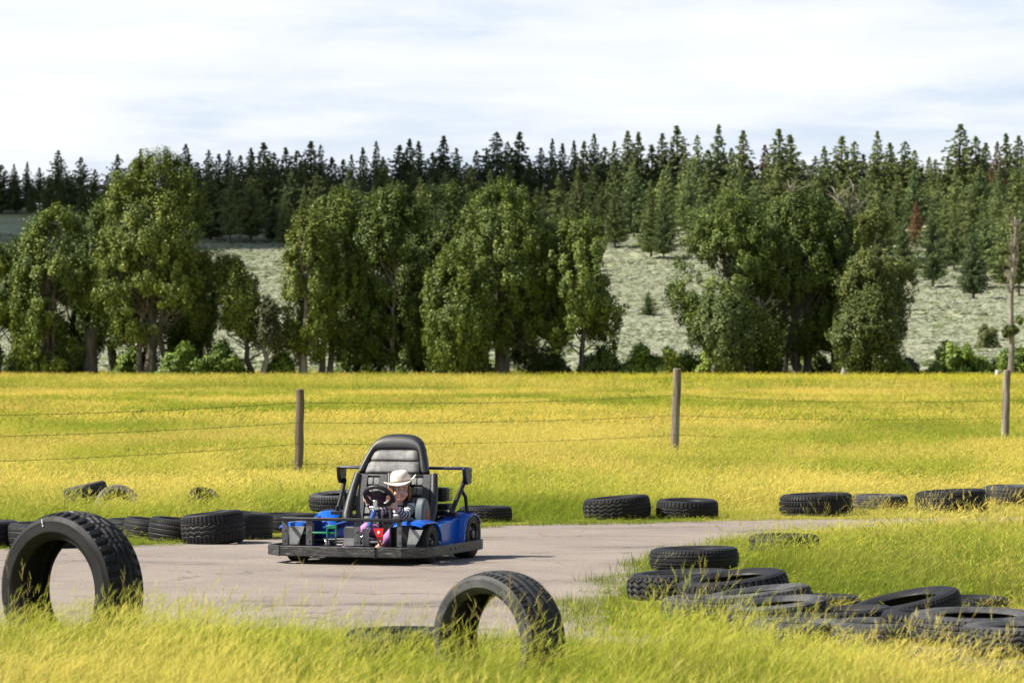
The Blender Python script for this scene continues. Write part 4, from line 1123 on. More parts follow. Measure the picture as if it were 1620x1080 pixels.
# ================================================================== GO-KART (local: x to the photo's right, y to its rear, z up)
KX, KY, KYAW = -1.364, 27.0, R(-19)
def build_kart():
    blue = mat('blue_paint', (.004, .10, .50), .3, coat=.3); t = NT(blue); v = t.coord(); n = t.noise(v, 9, 5, .65)
    t.base(t.ramp(n, [(.35, (.002, .085, .46)), (.65, (.004, .115, .56)), (.80, (.03, .14, .48))])); t.rough(t.ramp(t.noise(v, 25, 4), [(.3, .22), (.7, .42)]))
    navy = mat('navy_paint', (.008, .014, .045), .38)
    shade_blue = mat('blue_paint_in_shade', (.003, .018, .13), .4)  # the body blue with the nose's inner shade put into the colour
    black = noisy('black_frame_paint', (.008, .008, .009), (.022, .021, .021), 14, .45, spec=.35)
    steel = noisy('worn_grey_steel', (.055, .057, .060), (.11, .11, .115), 18, .5, spec=.4)
    bump = mat('scuffed_bumper', (.03, .03, .03), .5); t = NT(bump); v = t.coord()
    sc = t.noise(t.scaled(v, (2.5, 2.5, 14)), 4.0, 8, .7, .6); t.base(t.ramp(sc, [(.34, (.012, .012, .012)), (.48, (.030, .029, .028)), (.60, (.085, .080, .075)), (.70, (.26, .25, .24))])); t.rough(t.ramp(sc, [(.3, .38), (.7, .65)])); t.bump(sc, .3, .004)
    vinyl = mat('black_vinyl', (.022, .022, .023), .47); t = NT(vinyl); v = t.coord(); n = t.noise(v, 6, 5, .7); t.base(t.ramp(n, [(.35, (.014, .014, .015)), (.7, (.034, .033, .032))])); t.bump(t.noise(v, 180, 2), .15, .002)
    pad = mat('grey_seat_pad', (.09, .088, .085), .6); t = NT(pad); v = t.coord(); n = t.noise(v, 7, 6, .7, .3); t.base(t.ramp(n, [(.3, (.085, .084, .082)), (.5, (.16, .157, .152)), (.68, (.32, .31, .30))])); t.bump(t.noise(v, 90, 3), .2, .003)
    belt = noisy('belt_webbing', (.045, .046, .048), (.085, .086, .088), 60, .7)
    guard = noisy('light_grey_plate', (.20, .205, .205), (.34, .345, .345), 7, .55)
    slate = mat('slate_plastic', (.085, .105, .115), .45)
    red = mat('red_paint', (.62, .015, .012), .35); green = mat('green_paint', (.006, .17, .085), .35); chrome = mat('bare_steel', (.62, .63, .65), .22, 1.0)
    cblue = mat('column_blue', (.03, .08, .24), .35); rub = m_tread; dark = mat('engine_black', (.010, .010, .011), .5); white = mat('white_dot', (.8, .8, .78), .5)
    rimm = noisy('wheel_rim_steel', (.03, .032, .035), (.09, .10, .11), 20, .4, metal=.6)
    root = empty('go_kart', (KX, KY, .0), (0, 0, KYAW)); tag(root, 'blue two seater go-kart with a tall black headrest and scuffed bumper, driving on the track', 'go-kart')

    # bumper: a flat band all round
    def band(path, z0, z1, th, name, m, parent=root):
        mb = MB(); n = len(path); P = [Vector((a, b, 0)) for a, b in path]
        nor = []
        for i in range(n):
            d = (P[(i + 1) % n] - P[i - 1]).normalized(); nor.append(Vector((d.y, -d.x, 0)))
        for i in range(n):
            j = (i + 1) % n
            o0, o1 = P[i], P[j]; i0, i1 = P[i] - nor[i] * th, P[j] - nor[j] * th
            vs = [(o0.x, o0.y, z0), (o1.x, o1.y, z0), (o1.x, o1.y, z1), (o0.x, o0.y, z1), (i0.x, i0.y, z0), (i1.x, i1.y, z0), (i1.x, i1.y, z1), (i0.x, i0.y, z1)]
            mb.add(vs, [(0, 1, 2, 3), (5, 4, 7, 6), (3, 2, 6, 7), (1, 0, 4, 5)])
        me = mb.mesh(name); bm = bmesh.new(); bm.from_mesh(me); bmesh.ops.remove_doubles(bm, verts=bm.verts, dist=.0005); bmesh.ops.recalc_face_normals(bm, faces=bm.faces); bm.to_mesh(me); bm.free()
        o = link(name, me, m, parent); md = o.modifiers.new('bevel', 'BEVEL'); md.width = .006; md.segments = 2; return o
    path = [(-.52, 0), (-.26, -.012), (0, -.02), (.26, -.016), (.52, .0), (.62, .05), (.685, .13), (.71, .24), (.715, .8), (.715, 1.34), (.695, 1.44), (.62, 1.51), (.3, 1.54), (-.3, 1.54), (-.62, 1.51), (-.68, 1.44), (-.69, 1.30), (-.69, .6), (-.675, .14)]
    band(path, .068, .150, .028, 'bumper', bump)
    for x, y in ((.305, -.017), (-.52, -.001)):
        mb = MB(); mb.box((x, y, .109), (.009, .010, .087)); mb.build('bumper_joint', dark if x > 0 else steel, root, smooth=False)
    for y in (.62, .72, .82, .92):
        mb = MB(); mb.lathe([(0, .004), (.009, .003), (.011, 0)], 10, Matrix.Translation((.715, y, .112)) @ Matrix.Rotation(R(90), 4, 'Y')); mb.build('bumper_bolt', dark, root)
    # floor and chassis rails
    mb = MB(); mb.box((0, .70, .088), (1.02, 1.30, .02)); mb.build('floor_pan', dark, root, smooth=False)
    mb = MB()
    for x in (-.36, .36): mb.box((x, .74, .115), (.04, 1.36, .035))
    for y in (.10, .45, 1.38): mb.box((0, y, .117), (1.0, .04, .03))
    mb.build('chassis_rail', black, root, smooth=False, bevel=.004)
    # front guard: top bar on four flat uprights
    mb = MB(); mb.box((0, .028, .362), (1.02, .03, .026)); mb.box((-.505, .165, .362), (.026, .25, .024)); mb.box((.505, .165, .362), (.026, .25, .024)); mb.build('guard_bar', black, root, bevel=.006)
    for x, wd in ((-.482, .050), (-.275, .052), (.135, .052), (.492, .040)):
        mb = MB(); mb.box((x, .040, .252), (wd, .012, .196)); 
        for z in (.19, .27, .33): mb.lathe([(0, .006), (.006, .005), (.008, 0)], 8, Matrix.Translation((x, .033, z)) @ Matrix.Rotation(R(90), 4, 'X'))
        mb.build('guard_upright', steel, root, bevel=.002)
    # light grey plates behind the guard
    for pts, y in (([(-.475, .155), (-.405, .155), (-.37, .23), (-.345, .30), (-.475, .30)], .11), ([(.01, .155), (.095, .155), (.10, .285), (.085, .305), (.02, .305), (.005, .28)], .075), ([(.165, .155), (.215, .155), (.22, .29), (.165, .29)], .075), ([(.52, .15), (.585, .15), (.615, .20), (.655, .285), (.54, .285)], .13)):
        mb = MB(); mb.extrude(pts, 'y', y, y + .008); mb.build('guard_plate', guard, root, smooth=False)
    # wheels
    def wheel(x, y, r, wd, label=None):
        e = bpy.data.objects.new('wheel', None); COL.objects.link(e); e.parent = root; e.location = (x, y, r); e.rotation_euler = (0, R(90), 0)
        h = wd / 2; mb = MB(); mb.lathe([(r * .52, -h * .9), (r * .60, -h), (r * .86, -h), (r * .955, -h * .86), (r, -h * .6), (r, -h * .33), (r * .975, -h * .30), (r * .975, -h * .24), (r, -h * .2), (r, h * .2), (r * .975, h * .24), (r * .975, h * .30), (r, h * .33), (r, h * .6), (r * .955, h * .86), (r * .86, h), (r * .60, h), (r * .52, h * .9)], 44, closed=True)
        mb.build('tyre', rub, e)
        mb = MB(); mb.lathe([(r * .545, -h * .92), (r * .555, -h * .97), (r * .50, -h * .9), (r * .46, -h * .5), (r * .46, h * .5), (r * .50, h * .9), (r * .555, h * .97), (r * .545, h * .92)], 36)
        for s in (1, -1):
            mb.lathe([(r * .46, s * h * .45), (r * .32, s * h * .62), (r * .20, s * h * .70), (r * .17, s * h * .95), (0, s * h)], 36)
            for k in range(5):
                a = k * 2 * math.pi / 5; mb.lathe([(0, s * h * .76), (.010, s * h * .75), (.011, s * h * .6)], 8, Matrix.Translation((r * .29 * math.cos(a), r * .29 * math.sin(a), 0)))
        mb.build('rim', rimm, e)
    wheel(.565, .42, .162, .13); wheel(-.52, .42, .162, .14); wheel(.585, 1.30, .195, .16); wheel(-.585, 1.30, .195, .16)
    mb = MB(); mb.tube([(-.5, .42, .162), (.5, .42, .162)], .016); mb.tube([(-.52, 1.30, .195), (.52, 1.30, .195)], .018); mb.tube([(.1, .30, .20), (.48, .40, .17)], .010); mb.tube([(.1, .30, .20), (-.46, .40, .17)], .010); mb.build('axle', steel, root)
    # bodywork: each shell is bent sheet with a rolled lip
    def shell(prof, x0, x1, name, m, th=.010):
        mb = MB(); n = len(prof); xs = np.linspace(x0, x1, 5); vs = []
        for i, (y, z) in enumerate(prof):
            for k, x in enumerate(xs):
                q = (k - 2) / 2; vs.append((x, y, z - .018 * q * q * q * q))
        fs = [(i * 5 + k, i * 5 + k + 1, (i + 1) * 5 + k + 1, (i + 1) * 5 + k) for i in range(n - 1) for k in range(4)]
        mb.add(vs, fs); return mb.build(name, m, root, solid=th, bevel=.003)
    def arc(cy, cz, r, a0, a1, n=10): return [(cy + r * math.cos(R(a)), cz + r * math.sin(R(a))) for a in np.linspace(a0, a1, n)]
    for sx in (1, -1):
        a, b = (.40, .645) if sx > 0 else (-.575, -.39)
        dz = 0 if sx > 0 else -.022
        shell([(p_, q_ + dz) for p_, q_ in [(.135, .318), (.16, .336), (.24, .345)] + arc(.42, .160, .188, 78, 8, 9)], a, b, 'front_fender', blue)
        # outer cheek closing the space between the fenders
        prof = [(.625, .16), (.66, .10), (1.00, .10), (1.06, .18), (1.08, .30), (1.04, .32), (.90, .305), (.70, .295), (.615, .25)]
        mb = MB(); x = .60 * sx; mb.extrude(prof, 'x', x - .006, x + .006); mb.extrude([(.62, .280), (.70, .312), (.90, .324), (1.06, .342), (1.06, .324), (.90, .305), (.70, .290), (.62, .26)], 'x', x - (.10 if sx > 0 else .012), x + .012)
        mb.build('side_panel', blue, root, bevel=.004)
        shell([(1.03, .115), (1.045, .20), (1.07, .27), (1.11, .322), (1.17, .358), (1.25, .376), (1.33, .372), (1.40, .345), (1.445, .29)], .47 * sx if sx > 0 else -.675, .675 if sx > 0 else -.47, 'rear_fender', blue)
        mb = MB(); mb.extrude([(1.02, .12), (1.035, .22), (1.06, .285), (1.10, .325), (1.16, .35), (1.12, .285), (1.085, .22), (1.075, .12)], 'x', .668 * sx, .660 * sx); mb.build('fender_cheek', blue, root, smooth=False)
    # black inner fender shells, added as dark sheets for the shade behind the plates
    for x0, x1 in ((-.47, -.31), (.36, .50)):
        mb = MB(); mb.extrude([(.16, .12), (.16, .30), (.24, .325), (.40, .33), (.56, .27), (.60, .12)], 'x', x0 if x0 < 0 else x0, x0 + .012 if x0 < 0 else x0 + .012); mb.box(((x0 + x1) / 2, .235, .225), (abs(x1 - x0), .012, .19)); mb.build('wheel_well', dark, root, smooth=False)
    mb = MB(); mb.box((.02, .60, .20), (.62, .012, .20)); mb.build('dark_backing', dark, root, smooth=False)  # added black plate standing for the shade behind the front guard
    # blue inner nose panels
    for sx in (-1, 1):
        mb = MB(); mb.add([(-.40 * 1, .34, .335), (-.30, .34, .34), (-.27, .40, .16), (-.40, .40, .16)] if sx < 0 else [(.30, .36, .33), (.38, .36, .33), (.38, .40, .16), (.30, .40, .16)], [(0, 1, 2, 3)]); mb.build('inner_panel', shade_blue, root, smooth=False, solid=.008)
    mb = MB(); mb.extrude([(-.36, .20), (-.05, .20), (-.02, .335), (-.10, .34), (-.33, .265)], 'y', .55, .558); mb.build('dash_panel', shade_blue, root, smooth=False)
    mb = MB(); mb.bar((-.36, .545, .270), (-.08, .545, .345), .02, .012); mb.build('dash_trim', mat('light_blue_edge', (.05, .16, .55), .3), root, smooth=False)
    # pedals
    mb = MB(); mb.tube([(-.44, .13, .247), (-.38, .13, .247)], .008); mb.build('pedal_shaft', chrome, root)
    mb = MB(); mb.tube([(-.385, .13, .247), (-.07, .13, .247)], .011)
    mb.box((-.115, .115, .297), (.085, .012, .030)); mb.box((-.152, .115, .225), (.012, .012, .15)); mb.box((-.077, .115, .225), (.012, .012, .15)); mb.build('throttle_pedal', green, root, bevel=.003)
    mb = MB(); mb.box((-.165, .15, .165), (.03, .03, .04)); mb.tube([(-.40, .14, .24), (-.41, .16, .13)], .006); mb.build('pedal_bracket', chrome, root, bevel=.003)
    mb = MB(); mb.extrude([(.245, .292), (.331, .296), (.325, .20), (.313, .155), (.297, .155)], 'y', .105, .113); mb.build('brake_pedal', red, root, smooth=False)
    bp = root.children[-1]
    mb = MB()
    for (x, z, rr) in ((.291, .262, .012), (.305, .195, .008), (.315, .172, .006)): mb.lathe([(0, .003), (rr, .002), (rr, 0)], 12, Matrix.Translation((x, .104, z)) @ Matrix.Rotation(R(90), 4, 'X'))
    mb.build('pedal_mark', white, bp)
    # steering
    mb = MB(); mb.tube([(.135, .20, .20), (.130, .34, .315)], .018); mb.build('steering_shaft', chrome, root)
    mb = MB(); mb.tube([(.130, .30, .285), (.118, .46, .415)], .022); mb.build('steering_column', cblue, root)
    mb = MB(); mb.box((.120, .455, .435), (.075, .03, .03)); mb.tube([(.118, .46, .415), (.115, .52, .475)], .016); mb.box((.117, .485, .475), (.035, .03, .05)); mb.box((.13, .22, .20), (.07, .03, .05)); mb.build('steering_joint', chrome, root, bevel=.004)
    mb = MB(); mb.tube([(.07, .40, .16), (.085, .45, .30), (.10, .47, .42)], .014); mb.tube([(.20, .40, .16), (.175, .45, .30), (.15, .47, .42)], .014); mb.build('column_stay', black, root)
    sw = bpy.data.objects.new('steering_wheel', None); COL.objects.link(sw); sw.parent = root; sw.location = (.118, .545, .528); sw.rotation_euler = (R(-44), 0, R(4))
    mb = MB(); n = 40; mb.tube([(.112 * math.cos(2 * math.pi * k / n), .112 * math.sin(2 * math.pi * k / n), 0) for k in range(n)], .0175, 12, closed=True); mb.build('grip_ring', vinyl, sw)
    mb = MB(); mb.lathe([(0, .020), (.045, .018), (.066, .004), (.066, -.016), (0, -.022)], 28)
    for a in (90, 205, 335): mb.bar((.04 * math.cos(R(a)), .04 * math.sin(R(a)), 0), (.108 * math.cos(R(a)), .108 * math.sin(R(a)), 0), .045, .014)
    mb.build('spoke', black, sw, bevel=.003)
    # seats
    def bucket(cx, name='seat'):
        e = bpy.data.objects.new(name, None); COL.objects.link(e); e.parent = root; e.location = (cx, 0, 0)
        mb = MB(); mb.box((0, .72, .135), (.33, .40, .07), (R(6), 0, 0)); mb.build('cushion', vinyl, e, bevel=.025)
        def back(x0, x1, y_off, thick, z0=.15, z1=.69):
            pr = [(.86, z0), (.90, .28), (.935, .42), (.975, .56), (1.02, z1)]; o = [(y + y_off, z) for y, z in pr] + [(y + y_off + thick, z) for y, z in reversed(pr)]
            return o
        mb = MB(); mb.extrude(back(0, 0, 0, .04), 'x', -.135, .135); mb.build('backrest', vinyl, e, bevel=.008)
        for k in range(6):
            z = .24 + k * .078; y = float(np.interp(z, [.15, .28, .42, .56, .69], [.86, .90, .935, .975, 1.02]))
            for sx in (-1, 1):
                mb = MB(); mb.box((sx * .028, y - .006, z), (.052, .022, .060), (R(-15), 0, 0)); mb.build('pad_rib', pad, e, bevel=.007)
        for sx in (-1, 1):
            x = sx * .165; pts = [(x * .84, .80, .16), (x * .95, .80, .27), (x * 1.06, .84, .36), (x * 1.06, .89, .45), (x * .98, .945, .57), (x * .86, 1.0, .69)]
            mb = MB(); mb.tube(pts, [.036, .042, .042, .036, .033, .030], 14); mb.build('side_bolster', vinyl, e)
        for sx in (-1, 1):
            mb = MB(); x = sx * .085
            Pz = [.69, .56, .42, .28, .18]; vs = []
            for i, z in enumerate(Pz):
                y = float(np.interp(z, [.15, .28, .42, .56, .69], [.86, .90, .935, .975, 1.02])) - .022; xx = x * (1 + .03 * i)
                vs += [(xx - .032, y, z), (xx + .032, y, z)]
            mb.add(vs, [(2 * i, 2 * i + 1, 2 * i + 3, 2 * i + 2) for i in range(4)]); mb.build('seat_belt', belt, e, smooth=False, solid=.006)
        return e
    bucket(-.095); bucket(.285)
    # hip pads at the driver's side
    mb = MB(); o = [(.62, .20), (.60, .36), (.615, .46), (.665, .515), (.73, .50), (.78, .42), (.80, .30), (.80, .20)]; mb.extrude(o, 'x', .405, .480); hp = mb.build('hip_guard', slate, root, bevel=.018)
    mb = MB(); mb.extrude([(.67, .36), (.69, .42), (.715, .40), (.72, .34), (.70, .32)], 'x', .4795, .4835); mb.build('red_strap', red, hp, smooth=False)
    mb = MB(); mb.box((.482, .69, .27), (.008, .03, .07)); mb.build('buckle', chrome, hp, smooth=False)
    # tall headrest: rolled rim round a recessed pad with a seam across it
    def hp_pt(u, vv, off=0.0): # u: -1..1 across, vv: 0..1 up the panel
        return Vector((.045 + u * 1.06, 1.045 + .155 * vv - off * .91, .68 + .335 * vv + off * .0))
    rim_o = [(-.305, 0), (-.262, .34), (-.225, .62), (-.185, .82), (-.14, .94), (-.08, .99), (.0, 1.0), (.09, .99), (.155, .94), (.205, .82), (.235, .62), (.268, .34), (.305, 0)]
    rim_i = [(-.225, .045), (-.205, .30), (-.18, .53), (-.172, .575), (-.155, .592), (-.08, .60), (0, .602), (.09, .60), (.168, .592), (.184, .575), (.19, .53), (.21, .30), (.228, .045)]
    hr = bpy.data.objects.new('headrest', None); COL.objects.link(hr); hr.parent = root
    mb = MB(); n = len(rim_o); vs = []
    for i in range(n):
        for f, off in ((0, -.035), (0, .01), (.14, .040), (.45, .048), (.8, .036), (1, .008), (1, -.03)):
            u = rim_o[i][0] * (1 - f) + rim_i[i][0] * f; q = rim_o[i][1] * (1 - f) + rim_i[i][1] * f; vs.append(hp_pt(u, q, off))
    fs = [(i * 7 + k, (i + 1) * 7 + k, (i + 1) * 7 + k + 1, i * 7 + k + 1) for i in range(n - 1) for k in range(6)]
    fs += [(0, 1, 2, 3, 4, 5, 6), tuple(range((n - 1) * 7 + 6, (n - 1) * 7 - 1, -1))]
    mb.add(vs, fs); mb.build('padded_rim', vinyl, hr, sub=1)
    for lo, hi_ in ((.05, .325), (.350, .60)):
        mb = MB(); rows = 6; cols = 9; vs = []
        for a in range(rows):
            q = lo + (hi_ - lo) * a / (rows - 1)
            xl = np.interp(q, [r[1] for r in rim_i[:5]], [r[0] for r in rim_i[:5]]) + .002; xr = np.interp(q, [r[1] for r in rim_i[-1:-6:-1]], [r[0] for r in rim_i[-1:-6:-1]]) - .002
            for c in range(cols):
                e = min(a, rows - 1 - a, 1) * .008 + .004; vs.append(hp_pt(xl + (xr - xl) * c / (cols - 1), q, e + .004))
        mb.add(vs, [(a * cols + c, a * cols + c + 1, (a + 1) * cols + c + 1, (a + 1) * cols + c) for a in range(rows - 1) for c in range(cols - 1)]); mb.build('pad', pad, hr, solid=.006)
    mb = MB(); mb.extrude([(-.30, .0), (.30, .0), (.235, .62), (.2, .82), (.14, .94), (0, .985), (-.13, .94), (-.18, .82), (-.22, .62)], 'y', 0, .01)
    mb.v = [tuple(hp_pt(a, c, -.03 - b)) for a, b, c in mb.v]; mb.build('back_shell', dark, hr)
    mb = MB(); mb.box((.045, 1.04, .672), (.60, .07, .035)); mb.build('lower_edge', dark, hr, bevel=.01)
    mb = MB()
    for x in (-.235, .325): mb.tube([(x, 1.10, .13), (x, 1.10, .68), (x * .8, 1.17, .85)], .02)
    mb.build('seat_frame', black, root)
    # rear wing bars with drop plates and stays
    for sx, x0, x1 in ((1, .20, .60), (-1, -.12, -.50)):
        mb = MB(); mb.box(((x0 + x1) / 2, 1.30, .733), (abs(x1 - x0), .15, .022)); mb.build('wing_bar', navy, root, bevel=.008)
        mb = MB(); mb.extrude([(1.22, .738), (1.375, .738), (1.375, .66), (1.35, .605), (1.27, .600), (1.235, .65)], 'x', x1 - .012 * sx, x1 + .022 * sx); mb.build('drop_plate', navy if sx > 0 else black, root, bevel=.006)
        xa = x1 - .02 * sx; mb = MB(); mb.tube([(xa, 1.31, .63), (xa - .015 * sx, 1.22, .53), (xa - .03 * sx, 1.06, .36)], .019); mb.tube([(xa - .008 * sx, 1.25, .56), (xa, 1.33, .50), (xa + .01 * sx, 1.34, .38)], .015); mb.build('wing_stay', black, root)
        mb = MB(); mb.box((xa - .03 * sx, 1.07, .365), (.10, .05, .03)); mb.tube([(xa - .03 * sx, 1.06, .36), (xa - .03 * sx, 1.06, .42)], .012); mb.build('stay_bracket', black, root, bevel=.004)
    # engine behind the seats
    en = bpy.data.objects.new('engine', None); COL.objects.link(en); en.parent = root; en.location = (.33, 1.33, 0)
    mb = MB(); mb.box((0, 0, .29), (.24, .2, .20)); mb.box((.05, .0, .40), (.16, .16, .08)); mb.build('crankcase', dark, en, bevel=.012)
    mb = MB(); mb.box((.0, 0, .515), (.17, .15, .115)); mb.build('air_box', dark, en, bevel=.012)
    mb = MB()
    for k in range(6): mb.box((.098, 0, .468 + k * .018), (.028, .14, .008))
    mb.build('cooling_fin', black, en, smooth=False)
    mb = MB(); mb.box((.085, -.09, .385), (.10, .05, .018)); mb.tube([(.05, -.1, .33), (.12, -.1, .34)], .016); mb.build('carburettor', chrome, en, bevel=.004)
    mb = MB(); mb.tube([(-.1, .08, .30), (-.2, .10, .25), (-.42, .10, .25)], [.03, .045, .045], 14); mb.build('exhaust', steel, en)
    return root
# ================================================================== THE DRIVER
def remesh(name, mb, m, parent, vox, smooth=6):
    me = mb.mesh(name, True); o = link(name, me, m, parent)
    md = o.modifiers.new('r', 'REMESH'); md.mode = 'VOXEL'; md.voxel_size = vox; md.use_smooth_shade = True
    if smooth: sm = o.modifiers.new('s', 'SMOOTH'); sm.factor = .5; sm.iterations = smooth
    return bake(o)

def build_girl():
    skin = mat('skin', (.56, .30, .21), .5); t = NT(skin); v = t.coord(); t.base(t.ramp(t.noise(v, 30, 3), [(.3, (.66, .38, .28)), (.7, (.72, .45, .34))])); t.b.inputs['Subsurface Weight'].default_value = .12; t.b.inputs['Subsurface Radius'].default_value = (.02, .008, .004)
    hairm = noisy('auburn_hair', (.16, .060, .025), (.36, .16, .065), 8, .45, .4, stretch=(14, 14, 1.2)); felt = noisy('cream_felt', (.58, .51, .43), (.70, .63, .55), 60, .85)
    shirt = mat('striped_jersey', (.7, .7, .7), .8); t = NT(shirt); at = t.n('ShaderNodeAttribute'); at.attribute_name = 'stripe'
    st = t.math('FRACT', t.math('MULTIPLY', at.outputs['Fac'], 1 / .030)); t.base(t.ramp(st, [(.0, (.70, .68, .70)), (.50, (.70, .68, .70)), (.54, (.022, .022, .035)), (.96, (.022, .022, .035)), (1.0, (.70, .68, .70))]))
    pink = noisy('lilac_trousers', (.42, .16, .40), (.55, .26, .52), 10, .85); dk = mat('dark_vest', (.014, .014, .016), .8); rose = mat('pink_shoe', (.60, .28, .40), .6)
    eyew = mat('eye_white', (.75, .73, .70), .3); iris = mat('iris', (.05, .035, .02), .2); lip = mat('lips', (.50, .13, .11), .45); hatband = mat('hat_band', (.10, .07, .05), .6); teeth = mat('teeth', (.75, .72, .66), .3)
    root = empty('person', (KX, KY, 0), (0, 0, KYAW)); tag(root, 'small child in a cream cowboy hat and striped shirt steering the go-kart', 'person')
    V3 = Vector
    hip = V3((.20, .80, .20)); chest = V3((.185, .855, .385)); neck = V3((.195, .845, .455)); head = V3((.205, .805, .570))
    shL, shR = V3((.085, .845, .425)), V3((.280, .845, .425)); elL, elR = V3((.035, .715, .385)), V3((.285, .715, .365)); wrL, wrR = V3((.000, .600, .480)), V3((.250, .610, .424))
    kL, kR = V3((.035, .50, .265)), V3((.275, .49, .245)); anL, anR = V3((-.03, .29, .165)), V3((.235, .27, .135))
    # head frame: looks to the photo's right of the heading
    HM = (Matrix.Rotation(R(30), 3, 'Z') @ Matrix.Rotation(R(4), 3, 'Y')).to_3x3()     # local -Y is the face
    def H(x, y, z): return head + HM @ V3((x, y, z))
    mb = MB()
    mb.ball(H(0, .008, .018), (.071, .082, .080), 20, 14, HM); mb.ball(H(0, -.022, -.030), (.056, .056, .062), 18, 12, HM); mb.ball(H(0, -.048, -.072), (.026, .024, .018), 12, 8, HM)     # cranium, face, chin
    for s in (-1, 1):
        mb.ball(H(s * .034, -.050, -.030), (.026, .024, .024), 12, 8, HM); mb.ball(H(s * .070, .006, -.004), (.010, .020, .026), 10, 8, HM); mb.capsule(H(s * .012, -.070, .020), H(s * .040, -.062, .020), .010, .010)
    mb.capsule(H(0, -.076, .008), H(0, -.088, -.018), .008, .0115); mb.ball(H(0.009, -.080, -.020), .008, 8, 6); mb.ball(H(-.009, -.080, -.020), .008, 8, 6); mb.ball(H(0, -.070, -.046), (.022, .012, .010), 10, 6, HM)
    mb.capsule(neck - V3((0, 0, .03)), H(0, .012, -.05), .034, .032); mb.capsule(hip, chest, .075, .080); mb.capsule(chest, neck, .07, .04); mb.capsule(shL, shR, .042, .042)
    def hand(wr, tgt_side, inward, up):
        """palm at the rim with four bent fingers round it and a thumb on the near side"""
        d = V3(inward); palm = wr + d * .030; mb.capsule(wr, palm, .019, .022); side = V3(up).normalized(); n_ = d.cross(side).normalized()
        for k in range(4):
            L = (.020, .024, .023, .018)[k]; b0 = palm + side * (.021 - .0135 * k) + d * .012; b1 = b0 + d * L * .9 + n_ * .008; b2 = b1 + d * .004 + n_ * .020; b3 = b2 - d * .012 + n_ * .010
            mb.capsule(b0, b1, .0080, .0074); mb.capsule(b1, b2, .0074, .0068); mb.capsule(b2, b3, .0068, .0060)
        t0 = palm + side * .018 - n_ * .006; t1 = t0 + side * .016 + d * .010; t2 = t1 + side * .010 + d * .014 + n_ * .008; mb.capsule(t0, t1, .0090, .0082); mb.capsule(t1, t2, .0082, .0070)
    for sh, el, wr in ((shL, elL, wrL), (shR, elR, wrR)):
        mb.capsule(sh, el, .036, .029); mb.capsule(el, wr, .028, .019)
    hand(wrL, -1, (.30, -.42, .55), (-.35, .35, .86)); hand(wrR, 1, (-.32, -.42, .50), (.35, .30, .88))
    for k_, an in ((kL, anL), (kR, anR)):
        mb.capsule(hip + V3((k_.x - hip.x, 0, 0)) * .45, k_, .062, .044); mb.capsule(k_, an, .043, .028); mb.capsule(an, an + V3((0, -.10, -.02)), .028, .022)
    body = remesh('body', mb, skin, root, .0042, 3)
    # clothes: a skin over the body that ends at neckline, cuffs, waist and hems
    def fattr(o, fn):
        me = o.data; co = np.zeros(len(me.vertices) * 3, np.float32); me.vertices.foreach_get('co', co); co = co.reshape(-1, 3)
        a = me.attributes.new('stripe', 'FLOAT', 'POINT'); a.data.foreach_set('value', fn(co).astype(np.float32))
    mb = MB(); mb.capsule(hip + V3((0, 0, .02)), chest, .086, .090); mb.capsule(chest, neck - V3((0, 0, .025)), .08, .048); mb.capsule(shL, shR, .050, .050)
    for sh, el, wr in ((shL, elL, wrL), (shR, elR, wrR)): mb.capsule(sh, el, .044, .037); mb.capsule(el, el.lerp(wr, .80), .036, .028)
    sh_o = remesh('shirt', mb, shirt, root, .0045, 3)
    def stripes(co):
        out = co[:, 2].copy().astype(float); best = np.full(len(co), .075)
        for sh, el, wr in ((shL, elL, wrL), (shR, elR, wrR)):
            for a, b, base in ((sh, el, 0.0), (el, wr, (el - sh).length)):
                A = np.array(a); D = np.array(b - a); L2 = (D ** 2).sum(); tt = np.clip(((co - A) @ D) / L2, 0, 1); d = np.linalg.norm(co - A - tt[:, None] * D, axis=1)
                k = (d < .048) & (np.abs(co[:, 0] - .185) > (.085 if base == 0 else .06)); out[k] = base + tt[k] * math.sqrt(L2) + .5
        return out
    fattr(sh_o, stripes)
    mb = MB(); mb.capsule(hip + V3((0, -.01, .0)), hip + V3((0, 0, .09)), .094, .088); mb.build('belt_vest', dk, root)
    mb = MB()
    for sx in (-1, 1):
        mb.tube([(.185 + sx * .075, .885, .470), (.185 + sx * .070, .800, .462), (.185 + sx * .045, .765, .385), (.185 + sx * .03, .735, .27)], [.017, .017, .016, .016], 8)
    mb.build('harness_strap', dk, root)
    mb = MB(); mb.capsule(hip - V3((.06, 0, 0)), hip + V3((.06, 0, 0)), .085, .085)
    for k_, an in ((kL, anL), (kR, anR)): mb.capsule(hip + V3((k_.x - hip.x, 0, 0)) * .45, k_, .070, .052); mb.capsule(k_, k_.lerp(an, .72), .051, .042)
    remesh('trousers', mb, pink, root, .005, 4)
    for an in (anL, anR):
        mb = MB(); mb.capsule(an + V3((0, .01, -.01)), an + V3((0, -.10, -.03)), .036, .031); mb.ball(an + V3((0, -.045, -.045)), (.034, .085, .014), 16, 8); remesh('shoe', mb, rose, root, .005, 3)
    # hair under the hat, to the shoulders
    mb = MB(); mb.ball(H(0, .022, .026), (.080, .086, .080), 20, 14, HM)
    r = random.Random(9)
    for k in range(26):
        a = R(20 + 320 * k / 25) ; x = .076 * math.sin(a); y = -.076 * math.cos(a) * 1.05 + .012
        if y < -.045: continue
        p = H(x, y, .03); q = H(x * 1.12 + r.uniform(-.006, .006), y * 1.05 + .006, -.035); e = H(x * 1.10 + r.uniform(-.012, .012), y * 1.02 + .010, -.085 - r.uniform(0, .03)); mb.tube([p, q, e], [.016, .015, .005], 8)
    cut = []
    hair = remesh('hair', mb, hairm, root, .005, 2)
